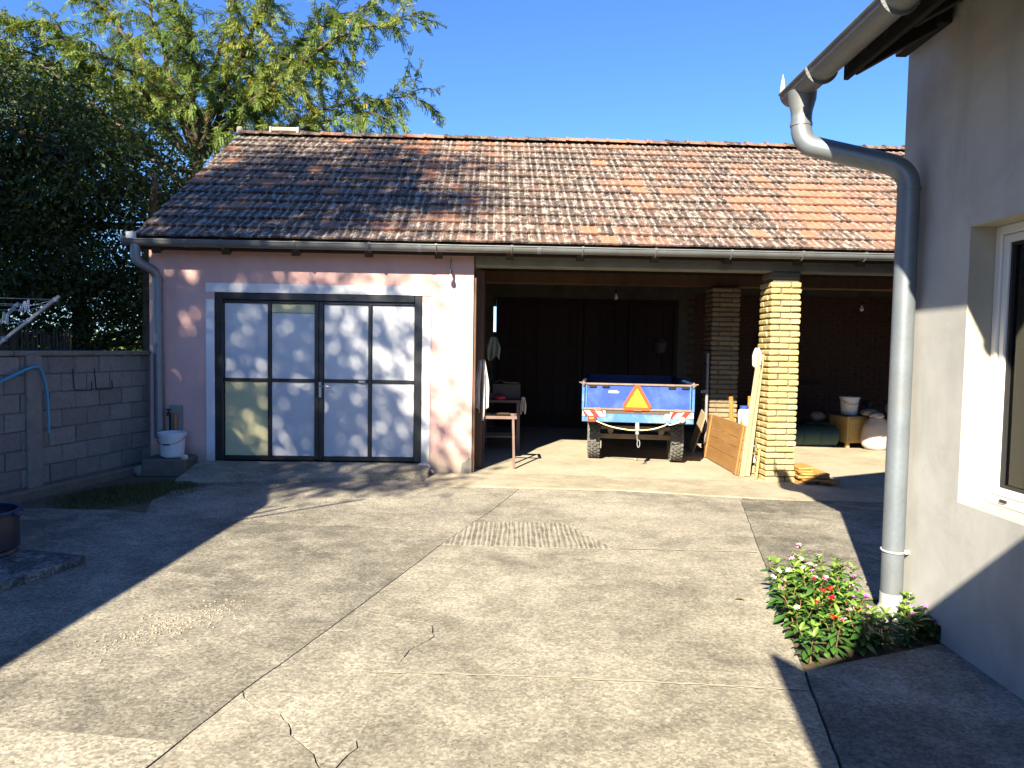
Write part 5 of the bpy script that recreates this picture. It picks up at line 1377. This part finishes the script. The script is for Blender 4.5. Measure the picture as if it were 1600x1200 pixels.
# light bulbs on short cords
def bulb(label, loc, cord, wall=None):
    t = thing('light_bulb', label, 'light bulb', loc)
    q = MB(); q.lathe([(0.0, -.105), (0.018, -.102), (0.030, -.085), (0.033, -.065), (0.027, -.04), (0.016, -.015), (0.015, 0.0)], 18, caps=False); q.build('bulb_glass', 'bulb_glass', t, smooth=True)
    q = MB(); q.lathe([(0.016, 0.0), (0.02, 0.0), (0.021, .055), (0.008, .07)], 14); q.build('socket', 'gasket', t, smooth=True)
    q = MB(); q.tube([(0, 0, .06), (0.002, 0, cord * .7), (0, wall or 0, cord)], 0.0035, 6); q.build('cord', 'dark_timber', t)
bulb('bare light bulb hanging under the eave on the pink wall', B(-0.287, -0.085, 2.52), 0.20, 0.08)
bulb('bare light bulb hanging in the dark trailer bay', B(2.33, 3.0, 2.56), 0.45)
bulb('bare light bulb hanging in the right bay', B(6.56, 3.0, 2.44), 0.5)

# ================================================================== CLOTHES DRYER and REED FENCE behind the block wall
cd = thing('clothes_dryer', 'weathered rotary clothes dryer arm with lines rising behind the block wall', 'clothes dryer', (-7.7, 9.0, -0.05))
q = MB(); q.tube([(0, 0, 0), (0, 0, 1.9)], 0.03, 10); q.build('pole', 'alu_worn', cd, smooth=True)
arms = []
for k, a in enumerate((0, 90, 180, 270)):
    d = Vector((math.cos(R(a)), math.sin(R(a)), 0))
    p0 = d * 0.05 + Vector((0, 0, 0.82)); p1 = d * 1.83 + Vector((0, 0, 2.22))
    q = MB(); q.beam(p0, p1, 0.035, 0.042, ch=.004); ao = q.build('arm', 'alu_worn', cd); arms.append((p0, p1))
    for t in (0.52, 0.60, 0.78, 0.97):
        c = p0.lerp(p1, t); q = MB(); q.beam(c - (p1 - p0) * .008, c + (p1 - p0) * .008, 0.046, 0.052, ch=.003); q.build('line_clip', 'pvc_white', ao)
q = MB()
for t in (0.42, 0.60, 0.63, 0.78, 0.92, 0.97):
    for k in range(4):
        a, b = arms[k][0].lerp(arms[k][1], t), arms[(k + 1) % 4][0].lerp(arms[(k + 1) % 4][1], t)
        q.tube([a, a.lerp(b, .5) - Vector((0, 0, .03)), b], 0.0035, 5)
lines = q.build('line', 'line_cord', cd); lines['kind'] = 'stuff'
q = MB()
for s_ in (-1, 1): q.beam((s_ * .012, 0, -.06), (s_ * .004, 0, .05), .010, .014, up=(0, 1, 0), ch=.002)
q.tube([(-.012, 0, 0), (.012, 0, 0)], .005, 6)
pegm = q.mesh('clothes_peg', 'peg_white'); pegy = q.mesh('clothes_peg', 'peg_yellow')
for i, (x, z, m_, a, lab) in enumerate(((-6.33, 2.03, pegm, 30, 'white clothes peg hanging tilted on the dryer line, third from the arm'), (-6.29, 2.04, pegm, -8, 'white clothes peg on the dryer line, second from the arm'), (-6.26, 2.06, pegm, 6, 'white clothes peg on the dryer line closest to the arm'), (-6.57, 1.90, pegy, 0, 'yellowish clothes peg on the lower dryer line at the picture edge'), (-6.53, 1.88, pegm, 8, 'white clothes peg on the lower dryer line beside the yellowish one'))):
    inst('clothes_peg', m_, None, (x, 8.98, z), (0, R(a), R(20 * i)), 1.25, label=lab, category='clothes peg', group='clothes pegs on the dryer lines')
q = MB()
rr = random.Random(4)
for k in range(150):
    x = -8.6 + 2.25 * k / 150; h = 1.72 + rr.uniform(-.06, .09)
    q.tube([(x, 10 + rr.uniform(-.02, .02), 0), (x + rr.uniform(-.03, .03), 10 + rr.uniform(-.02, .02), h)], [0.010, 0.006], 5)
c0 = Vector((-7.5, 10, -.06))
for v in q.v: v -= c0
rf = thing('reed_fence', 'dark reed screen fence behind the clothes dryer', 'fence', c0)
o = q.build('reeds', 'reed', rf); o['kind'] = 'stuff'
q = MB()
for z in (0.4, 1.0, 1.5): q.box((0, 0.03, z), (2.3, 0.02, 0.03))
q.build('rail', 'dark_timber', rf)

# ================================================================== FOLIAGE
def leaf_quads(P, D, N, l, w_, fold=0.2):
    """diamond leaves: centres P, long axes D, normals N (all n x 3)"""
    D = D / np.linalg.norm(D, axis=1, keepdims=True)
    S = np.cross(D, N); S /= np.maximum(np.linalg.norm(S, axis=1, keepdims=True), 1e-6)
    N2 = np.cross(S, D)
    l = np.broadcast_to(np.asarray(l, float).reshape(-1, 1), (len(P), 1)); w_ = np.broadcast_to(np.asarray(w_, float).reshape(-1, 1), (len(P), 1))
    a = P - D * l * .5; c = P + D * l * .5
    b = P + S * w_ * .5 + N2 * w_ * fold - D * l * .08; d = P - S * w_ * .5 + N2 * w_ * fold - D * l * .08
    return np.stack([a, b, c, d], 1).reshape(-1, 3)
def quads_object(name, V, rnd, mat, parent=None, loc=None, **props):
    n = len(V) // 4
    me = bpy.data.meshes.new(name)
    me.vertices.add(len(V)); me.vertices.foreach_set('co', V.astype(np.float32).ravel())
    me.loops.add(len(V)); me.loops.foreach_set('vertex_index', np.arange(len(V), dtype=np.int32))
    me.polygons.add(n); me.polygons.foreach_set('loop_start', np.arange(0, len(V), 4, dtype=np.int32))
    me.update(calc_edges=True)
    at = me.attributes.new('rnd', 'FLOAT', 'POINT'); at.data.foreach_set('value', np.repeat(rnd, 4).astype(np.float32))
    me.materials.append(MATS[mat])
    return place(bpy.data.objects.new(name, me), parent, loc, None, **props)
def unit(v): return v / np.maximum(np.linalg.norm(v, axis=-1, keepdims=True), 1e-9)

def cluster_tree(name, label, loc, blobs, nclust, per, leaf, crad, trunk, mat, seed, group=None, hole=0.0):
    """tree: trunk and limbs reach leaf clusters scattered through a union of ellipsoids"""
    r = np.random.default_rng(seed)
    t = thing(name, label, 'tree', loc)
    vol = np.array([b[3] * b[4] * b[5] * (b[6] if len(b) > 6 else 1) for b in blobs]); vol = vol / vol.sum()
    C = []
    while len(C) < nclust:
        b = blobs[r.choice(len(blobs), p=vol)]
        u = unit(r.normal(size=3)) * r.random() ** 0.42
        c = np.array(b[:3]) + u * np.array(b[3:6])
        if hole and mnoise.noise(Vector(c * 0.75 + seed)) < -0.42 + hole: continue
        C.append(c)
    C = np.array(C)
    P, D, N, RND = [], [], [], []
    ctr = C.mean(0)
    for c in C:
        k = max(4, int(per * r.uniform(.6, 1.4)))
        off = r.normal(size=(k, 3)) * np.array([crad, crad, crad * .6])
        P.append(c + off); d = unit(unit(off) * .8 + r.normal(size=(k, 3)) * .6 + np.array([0, 0, -.45])); D.append(d)
        N.append(unit(r.normal(size=(k, 3)) * .7 + np.array([0, 0, 1.0])))
        RND.append(np.clip(r.normal(.45 + .15 * mnoise.noise(Vector(c * .6)), .2, k), 0, 1))
    P, D, N, RND = (np.concatenate(a) for a in (P, D, N, RND))
    sz = leaf[0] * r.uniform(.7, 1.25, len(P))
    quads_object('crown', leaf_quads(P, D, N, sz, sz * leaf[1]), RND, mat, t)
    q = MB()
    base = Vector(trunk[0])
    q.tube([Vector(p) for p in trunk[:-1]], list(trunk[-1]), 12)
    top = [Vector(p) for p in trunk[1:-1]]
    idx = r.permutation(len(C))[:110]
    for i in idx:
        e = Vector(C[i]); s_ = min(top, key=lambda p: (p - e).length)
        m_ = s_.lerp(e, .45) + Vector(r.normal(size=3) * .15) + Vector((0, 0, .2))
        L = (e - s_).length
        q.tube(arc(s_, m_, e, 5), [0.018 + .016 * L * (1 - j / 5) ** 1.2 + .002 for j in range(6)], 6)
    q.build('trunk', 'bark', t, smooth=True)
    return t
# dark broad-leaved tree behind the wall
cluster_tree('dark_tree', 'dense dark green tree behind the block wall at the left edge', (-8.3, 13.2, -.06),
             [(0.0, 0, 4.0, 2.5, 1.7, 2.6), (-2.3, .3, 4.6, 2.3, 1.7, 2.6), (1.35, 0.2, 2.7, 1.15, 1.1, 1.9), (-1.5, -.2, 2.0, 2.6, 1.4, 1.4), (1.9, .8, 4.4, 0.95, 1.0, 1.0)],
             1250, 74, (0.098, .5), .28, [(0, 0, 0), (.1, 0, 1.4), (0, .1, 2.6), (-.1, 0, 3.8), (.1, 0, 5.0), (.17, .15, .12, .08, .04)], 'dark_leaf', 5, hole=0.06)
q_ = MB(); q_.tube([(0, 0, 0), (.05, 0, 1.6), (.0, 0.05, 3.0), (.12, .1, 4.6)], [.13, .11, .09, .05], 10)
th = thing('dark_tree', 'slim dark tree trunk with sparse leaves next to the pink wall', 'tree', (-6.55, 12.4, -.06))
q_.build('trunk', 'bark', th, smooth=True)
r5 = np.random.default_rng(77); n5 = 2600
P5 = np.array([0.1, .1, 2.8]) + r5.normal(size=(n5, 3)) * np.array([.30, .35, 1.15])
quads_object('crown', leaf_quads(P5, unit(r5.normal(size=(n5, 3)) + np.array([0, 0, -.5])), unit(r5.normal(size=(n5, 3)) + np.array([0, 0, 1.])), .08 * r5.uniform(.7, 1.2, n5), .04), np.clip(r5.normal(.5, .25, n5), 0, 1), 'dark_leaf', th)

# feathery sunlit locust tree behind the barn
def locust(loc):
    r = np.random.default_rng(21)
    t = thing('locust_tree', 'tall feathery yellow green locust tree behind the left end of the barn roof', 'tree', loc)
    q = MB()
    q.tube([(0, 0, 0), (.05, 0, 2.5), (0, .05, 4.4), (.1, .1, 6.0)], [.26, .22, .19, .15], 12)
    forks = [Vector((.1, .1, 6.0)), Vector((0, .05, 4.4)), Vector((.06, .05, 5.2))]
    limbs = [  # end point relative to the trunk base, start fork, sag
        ((5.4, -.6, 6.0), 1, 1.2), ((5.5, 0.3, 7.6), 2, 1.4), ((5.6, -1.0, 9.0), 0, 1.2), ((4.4, .8, 10.2), 0, .8), ((3.0, -.8, 11.2), 0, .5), ((1.2, .6, 11.6), 0, .3),
        ((-1.2, -.4, 11.4), 0, .4), ((-3.2, .5, 10.6), 0, .7), ((-4.6, -.5, 9.2), 0, 1.0), ((-5.6, .3, 7.8), 2, 1.1), ((3.9, -1.5, 5.4), 1, .9), ((2.6, -1.6, 7.6), 2, .8),
        ((1.0, -2.2, 8.4), 0, .7), ((-1.4, -2.0, 8.0), 0, .7), ((-3.2, -1.6, 7.0), 1, .9), ((2.2, 2.0, 8.6), 0, .6), ((-2, 2.2, 8.8), 0, .6), ((4.7, -.2, 7.0), 2, 1.2), ((3.6, .5, 8.5), 0, 1.0), ((2.2, -.6, 5.8), 1, .7), ((-5.2, -1.2, 6.3), 1, .9), ((-4.2, -1.6, 8.2), 2, .9), ((-5.6, -.4, 8.8), 0, 1.0), ((-3.0, -.6, 8.9), 0, .7), ((.2, -1.2, 9.8), 0, .4), ((2.0, -.4, 9.6), 0, .5), ((5.2, .6, 5.2), 1, 1.1)]
    sprays_p, sprays_d = [], []
    for (e, fk, sag) in limbs:
        s_ = forks[fk]; e = Vector(e)
        m_ = s_.lerp(e, .5) + Vector((0, 0, sag)) + Vector(r.normal(size=3) * .2)
        pts = []
        n = 14
        for i in range(n + 1):
            u = i / n
            p = s_ * (1 - u) ** 2 + m_ * 2 * u * (1 - u) + e * u * u
            p = p + Vector(r.normal(size=3) * .06 * (u > 0))
            pts.append(p)
        L = (e - s_).length
        q.tube(pts, [0.07 * (1 - u / n) ** 1.1 + .010 for u in range(n + 1)], 8)
        nsec = int(L * 7.8)
        for k in range(nsec):
            u = 0.22 + 0.78 * (k + r.random()) / nsec
            i = min(n - 1, int(u * n)); p = pts[i].lerp(pts[i + 1], u * n - i)
            tan = (pts[i + 1] - pts[i]).normalized()
            d = Vector(unit(np.array(tan) * .9 + unit(r.normal(size=3)) * .95 + np.array([0, 0, .1])))
            l2 = r.uniform(.5, 1.45) * (1.15 - .5 * u)
            if k >= nsec - 3: d = tan; l2 = r.uniform(.4, .8)
            tp_, p2 = [p], p
            for j in range(6):
                d = (d + Vector((0, 0, -.12)) + Vector(r.normal(size=3) * .12)).normalized(); p2 = p2 + d * (l2 / 6); tp_.append(p2)
            q.tube(tp_, [.011 * (1 - j / 7) + .002 for j in range(7)], 5)
            ns = int(l2 / .042)
            for j in range(ns):
                v = (j + r.random()) / ns * 5.99; a = int(v)
                pp = tp_[a].lerp(tp_[a + 1], v - a); tt = (tp_[a + 1] - tp_[a]).normalized()
                sprays_p.append(pp); sprays_d.append(unit(np.array(tt) * .6 + unit(r.normal(size=3)) * .9 + np.array([0, 0, -.45])))
    q.build('trunk', 'bark', t, smooth=True)
    Pp = np.array(sprays_p); Dd = np.array(sprays_d)
    ns = len(Pp); nl = 9
    L = r.uniform(.13, .26, ns)
    side = unit(np.cross(Dd, np.array([0, 0, 1.0]) + r.normal(size=(ns, 3)) * .35))
    nrm = unit(np.cross(side, Dd))
    P, D, N, RN_ = [], [], [], []
    low = np.array([mnoise.noise(Vector(p * .55)) for p in Pp])
    base = np.clip(.48 + .45 * low + r.normal(0, .14, ns), 0, 1); base[r.random(ns) < .035] = 1.0
    for i in range(nl):
        f = (i + .8) / nl
        for s_ in (-1, 1):
            c = Pp + Dd * (L * f)[:, None] + side * s_ * .028 + np.array([0, 0, -1]) * (.10 * f * f * L)[:, None]
            P.append(c); D.append(unit(side * s_ + Dd * .55 + np.array([0, 0, -.25]))); N.append(nrm + r.normal(size=(ns, 3)) * .3); RN_.append(np.clip(base + r.normal(0, .06, ns), 0, 1))
    P, D, N, RN_ = (np.concatenate(a) for a in (P, D, N, RN_))
    quads_object('crown', leaf_quads(P, D, N, .060 * r.uniform(.8, 1.2, len(P)), .021), RN_, 'locust_leaf', t)
    return len(P)
locust((-7.9, 17.0, -.06))

# tall walnut beyond the left edge of the picture: it dapples the garage front and the roof
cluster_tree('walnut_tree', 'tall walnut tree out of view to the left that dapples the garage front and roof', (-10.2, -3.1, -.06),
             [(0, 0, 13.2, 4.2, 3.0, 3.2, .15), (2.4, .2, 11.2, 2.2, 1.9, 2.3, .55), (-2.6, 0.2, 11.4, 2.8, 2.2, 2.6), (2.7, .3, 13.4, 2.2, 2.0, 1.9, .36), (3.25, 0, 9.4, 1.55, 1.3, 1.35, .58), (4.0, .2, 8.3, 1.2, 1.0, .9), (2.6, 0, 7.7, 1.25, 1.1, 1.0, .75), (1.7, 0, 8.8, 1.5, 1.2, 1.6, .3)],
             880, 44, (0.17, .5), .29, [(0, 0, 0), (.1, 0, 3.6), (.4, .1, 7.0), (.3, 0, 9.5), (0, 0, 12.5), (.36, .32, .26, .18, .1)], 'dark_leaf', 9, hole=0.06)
cluster_tree('added_shade_tree', 'broad tree added out of view to the left to shade the dark tree', (-11.6, 5.6, -.06),  # unseen tree, added to keep the dark tree out of the sun
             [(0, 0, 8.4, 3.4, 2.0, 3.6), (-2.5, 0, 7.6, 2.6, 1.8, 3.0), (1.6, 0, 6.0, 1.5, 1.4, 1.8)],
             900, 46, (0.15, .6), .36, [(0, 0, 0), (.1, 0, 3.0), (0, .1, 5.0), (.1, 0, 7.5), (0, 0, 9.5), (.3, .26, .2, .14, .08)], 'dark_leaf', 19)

# far hedge and field seen under the trees
q = []
r8 = np.random.default_rng(3); n8 = 9000
P8 = np.stack([r8.uniform(-48, -12, n8), 44 + r8.normal(0, 1.2, n8), np.abs(r8.normal(0.6, .8, n8))], 1)
quads_object('far_hedge', leaf_quads(P8, unit(r8.normal(size=(n8, 3))), unit(r8.normal(size=(n8, 3))), .5, .3), r8.random(n8), 'hedge_leaf', None, kind='stuff')
fm = MB(); fm.quad((-120, 16, -.15), (60, 16, -.15), (60, 300, -.15), (-120, 300, -.15)); fm.build('field', 'hedge_leaf', None, kind='structure')

# grass in the corner by the block wall
r6 = np.random.default_rng(8); n6 = 5200
ang = r6.uniform(0, 2 * np.pi, n6); rad = np.sqrt(r6.random(n6))
P6 = np.stack([-4.10 + .62 * rad * np.cos(ang), 7.45 + .78 * rad * np.sin(ang), np.zeros(n6)], 1)
P6[:, 0] += .22 * (P6[:, 1] - 7.45)
h6 = r6.uniform(.03, .10, n6) * (1.25 - rad)
D6 = unit(r6.normal(size=(n6, 3)) * .45 + np.array([0, 0, 1.]))
P6 = P6 + D6 * (h6 * .5)[:, None] + np.array([0, 0, -.01])
quads_object('grass', leaf_quads(P6, D6, unit(r6.normal(size=(n6, 3))), h6, .008), r6.random(n6), 'grass_leaf', None, kind='stuff')
sm = MB()
n_ = 40
def soil_sheet(name, pts, z, mat, amp):
    bm = bmesh.new(); f = bm.faces.new([bm.verts.new((a, b, 0)) for a, b in pts]); bmesh.ops.triangulate(bm, faces=[f])
    xs = [p[0] for p in pts]; ys = [p[1] for p in pts]
    for lo, hi, no in ((min(xs), max(xs), (1, 0, 0)), (min(ys), max(ys), (0, 1, 0))):
        k = lo + .09
        while k < hi:
            bmesh.ops.bisect_plane(bm, geom=bm.verts[:] + bm.edges[:] + bm.faces[:], plane_co=(k if no[0] else 0, k if no[1] else 0, 0), plane_no=no); k += .09
    for v in bm.verts: v.co.z = z + amp * mnoise.noise(Vector((v.co.x * 5, v.co.y * 5, 1))) + amp * .6 * mnoise.noise(Vector((v.co.x * 14, v.co.y * 14, 5)))
    bmesh.ops.recalc_face_normals(bm, faces=bm.faces[:])
    me = bpy.data.meshes.new(name); bm.to_mesh(me); bm.free(); me.materials.append(MATS[mat])
    return place(bpy.data.objects.new(name, me), None, kind='structure')
soil_sheet('soil_patch', [(-5.4, 6.52), (-4.37, 6.60), (-3.84, 6.59), (-3.44, 6.50), (-3.62, 7.1), (-3.66, 7.6), (-3.38, 8.0), (-3.9, 8.9), (-4.7, 9.0)], -0.012, 'soil', 0.010)
soil_sheet('flower_bed', [(1.455, 3.51), (2.40, 3.905), (2.46, 3.9), (2.46, 4.5), (2.3, 4.71), (1.9, 4.79), (1.63, 4.51)], -0.012, 'soil', 0.02)

# loose stones on the crumbled patch of the left slab
r7 = random.Random(2)
q = MB()
for k in range(240):
    a, b = r7.random(), r7.gauss(0, 1)
    x = -2.15 + .42 * a + r7.gauss(0, .06); y = 3.72 + .45 * a + r7.gauss(0, .11)
    s_ = r7.uniform(.003, .008)
    Mr = Matrix.Translation((x, y, 0.003 + s_ * .3)) @ Matrix.Rotation(r7.uniform(0, 6), 4, 'Z') @ Matrix.Rotation(r7.uniform(-.5, .5), 4, 'X')
    q.add([(-s_, -s_ * .7, -s_ * .4), (s_, -s_ * .5, -s_ * .4), (s_ * .8, s_ * .7, -s_ * .4), (-s_ * .7, s_, -s_ * .4), (-s_ * .4, -s_ * .3, s_ * .6), (s_ * .5, -s_ * .1, s_ * .5), (s_ * .2, s_ * .5, s_ * .45)],
          [(0, 1, 5, 4), (1, 2, 6, 5), (2, 3, 6), (3, 0, 4), (3, 4, 6), (4, 5, 6)], Mr)
q.build('gravel', 'yard_grit', None, kind='stuff')

# ================================================================== PERIWINKLES
def blade_mesh(l, w_, fold, droop, mats, name):
    q = MB(); n = 6
    ts_ = [i / n for i in range(n + 1)]
    def wd(t): return w_ * .5 * max(0.02, math.sin(math.pi * min(1, t * .96 + .03)) ** .75 * (0.55 + .62 * t))
    L, M1, M2, Rr = [], [], [], []
    for t in ts_:
        y = l * t; z = -droop * t * t * l + .10 * l * t; a = wd(t); rb = .035 * w_ * (1 - t * .7)
        L.append((-a, y, z + fold * a)); M1.append((-rb, y, z + .001)); M2.append((rb, y, z + .001)); Rr.append((a, y, z + fold * a))
    q.m(0)
    q.add(L + M1, [(i, n + 1 + i, n + 2 + i, i + 1) for i in range(n)]); q.add(M2 + Rr, [(i, n + 1 + i, n + 2 + i, i + 1) for i in range(n)])
    q.m(1); q.add(M1 + M2, [(i, n + 1 + i, n + 2 + i, i + 1) for i in range(n)])
    return q.mesh(name, mats, smooth=True)
old_leaves = [blade_mesh(.066, .032, .35, .5, ['leaf_green', 'leaf_rib'], 'leaf'), blade_mesh(.058, .028, .25, .8, ['leaf_green', 'leaf_rib'], 'leaf'), blade_mesh(.074, .034, .45, .3, ['leaf_green', 'leaf_rib'], 'leaf')]
young = [blade_mesh(.052, .022, .5, .2, ['leaf_young', 'leaf_rib'], 'leaf'), blade_mesh(.045, .019, .4, .4, ['leaf_young', 'leaf_rib'], 'leaf')]
def flower_mesh(mat, r_):
    q = MB()
    for k in range(5):
        a0 = 2 * math.pi * k / 5
        M = Matrix.Rotation(a0, 4, 'Z')
        q.add([(-.003, .003, 0), (.003, .003, 0), (r_ * .36, r_ * .62, .003), (r_ * .40, r_ * .92, -.001), (0.02 * r_, r_ * 1.03, .002), (-r_ * .30, r_ * .90, .004), (-r_ * .30, r_ * .55, .004)], [(0, 1, 2, 3, 4, 5, 6)], M)
    q.m(1); q.lathe([(0.0, .0035), (r_ * .16, .003)], 8, caps=False); q.m(0)
    q.tube([(0, 0, -.02), (0, 0, 0)], [.0015, .002], 5)
    return q.mesh('flower', [mat, 'flower_eye'])
FL = {k: flower_mesh('petal_' + k, .0185) for k in ('red', 'pink', 'purple', 'white')}
rp = random.Random(12)
def plant(x, y, h, kind, nst, z0, label, group):
    t = thing('flowering_plant', label, 'plant', (x, y, z0), rp.uniform(0, 6), group)
    st = MB(); jobs = []
    for s_ in range(nst):
        a = 2 * math.pi * s_ / nst + rp.uniform(-.5, .5); lean = rp.uniform(.12, .45) if nst > 1 else .1
        hh = h * rp.uniform(.75, 1.08)
        top = Vector((math.cos(a) * lean * hh, math.sin(a) * lean * hh, hh))
        pts = arc((math.cos(a) * .01, math.sin(a) * .01, -.02), (top.x * .3, top.y * .3, hh * .55), top, 6)
        st.tube(pts, [.0042 - .0004 * j for j in range(7)], 6)
        nn = max(4, int(hh / .025))
        for k in range(nn):
            u = (.22 + .78 * k / max(1, nn - 1)) * 5.99; i = int(u); p = pts[i].lerp(pts[i + 1], u - i)
            tipness = k / max(1, nn - 1)
            for o_ in (0, math.pi):
                jobs.append((p, a + k * 1.57 + o_ + rp.uniform(-.3, .3), tipness))
        for o_ in (0.8, 2.4, 4.0, 5.5): jobs.append((pts[-1], a + o_, 1.2))
        if kind and rp.random() < (.9 if kind == 'red' else .62):
            for _ in range(2 if kind == 'red' else 1):
                f_ = FL[kind if rp.random() < .9 else 'pink']
                inst('flower', f_, t, pts[-1] + Vector((rp.uniform(-.012, .012), rp.uniform(-.012, .012), .022 + rp.uniform(-.006, .012))), (rp.uniform(-.2, .75), rp.uniform(-.4, .4), rp.uniform(0, 6)), rp.uniform(.85, 1.15))
    st.build('stem', 'stem', t, smooth=True)
    for (p, a, tip) in jobs:
        up = .15 + .75 * max(0, tip - .35) + rp.uniform(-.2, .2)
        e = Matrix.Rotation(a, 4, 'Z') @ Matrix.Rotation(up, 4, 'X') @ Matrix.Rotation(rp.uniform(-.35, .35), 4, 'Y')
        me = rp.choice(young) if tip > .8 else rp.choice(old_leaves)
        inst('leaf', me, t, p, e.to_euler(), rp.uniform(.9, 1.3) * (1.0 if tip > .4 else 1.1))
spots = [
    (1.545, 3.66, .20, None, 3, 'leafy green periwinkle without flowers at the sharp near corner of the bed'),
    (1.70, 3.73, .21, 'red', 4, 'low periwinkle with a red flower second along the front edge of the bed'),
    (1.86, 3.79, .22, 'pink', 4, 'periwinkle third along the front edge of the bed, half in shade'),
    (2.02, 3.86, .17, None, 4, 'dark shaded leafy plant on the front edge below the downpipe shoe'),
    (2.19, 3.93, .15, None, 4, 'dark shaded leafy plant between the downpipe shoe and the wall corner'),
    (1.585, 3.92, .22, 'white', 4, 'periwinkle with white flowers on the left edge near the bare corner plant'),
    (1.74, 3.96, .24, 'red', 4, 'red flowered periwinkle behind the front row, left of the bright purple flower'),
    (1.90, 4.00, .25, 'purple', 4, 'periwinkle with a large bright purple flower in the middle of the bed'),
    (1.99, 3.97, .14, 'red', 3, 'low red flowered plant tucked against the front of the downpipe shoe'),
    (1.62, 4.14, .24, 'pink', 4, 'pale pink periwinkle on the left edge at mid length of the bed'),
    (1.78, 4.18, .26, 'red', 5, 'tallest red flowered periwinkle in the centre of the bed'),
    (1.93, 4.22, .27, 'pink', 4, 'pale pink periwinkle directly left of the downpipe'),
    (1.66, 4.36, .26, 'white', 4, 'whitish flowered periwinkle on the left edge towards the back'),
    (1.80, 4.40, .28, 'pink', 4, 'pink periwinkle in the back half of the bed, left of its middle'),
    (1.97, 4.42, .27, 'pink', 4, 'pink periwinkle in the back half of the bed near the downpipe'),
    (2.10, 4.45, .25, 'purple', 3, 'small purple flowered periwinkle just behind the downpipe'),
    (1.73, 4.56, .27, 'pink', 4, 'pale pink periwinkle at the back left of the bed'),
    (1.88, 4.62, .31, 'pink', 4, 'tall pink periwinkle at the back middle of the bed'),
    (2.05, 4.62, .24, 'purple', 3, 'purple periwinkle at the back right of the bed'),
    (2.30, 4.03, .15, 'purple', 3, 'shaded purple periwinkle close to the house wall'),
    (2.37, 3.98, .13, 'purple', 2, 'last little shaded purple periwinkle in the wall corner'),
    (2.345, 4.14, .17, 'white', 3, 'whitish periwinkle between the downpipe and the house wall'),
]
for (x, y, h, kind, nst, lab) in spots:
    plant(x, y, h, kind, nst, -0.015, lab, 'flowering plants in the bed by the downpipe')
lf = blade_mesh(.06, .04, .3, .4, ['dead_leaf', 'leaf_rib'], 'fallen_leaf')
inst('fallen_leaf', lf, None, (1.468, 4.506, 0.012), (0.2, 0.1, 1.1), None, label='single withered leaf lying on the concrete left of the flowers', category='leaf')
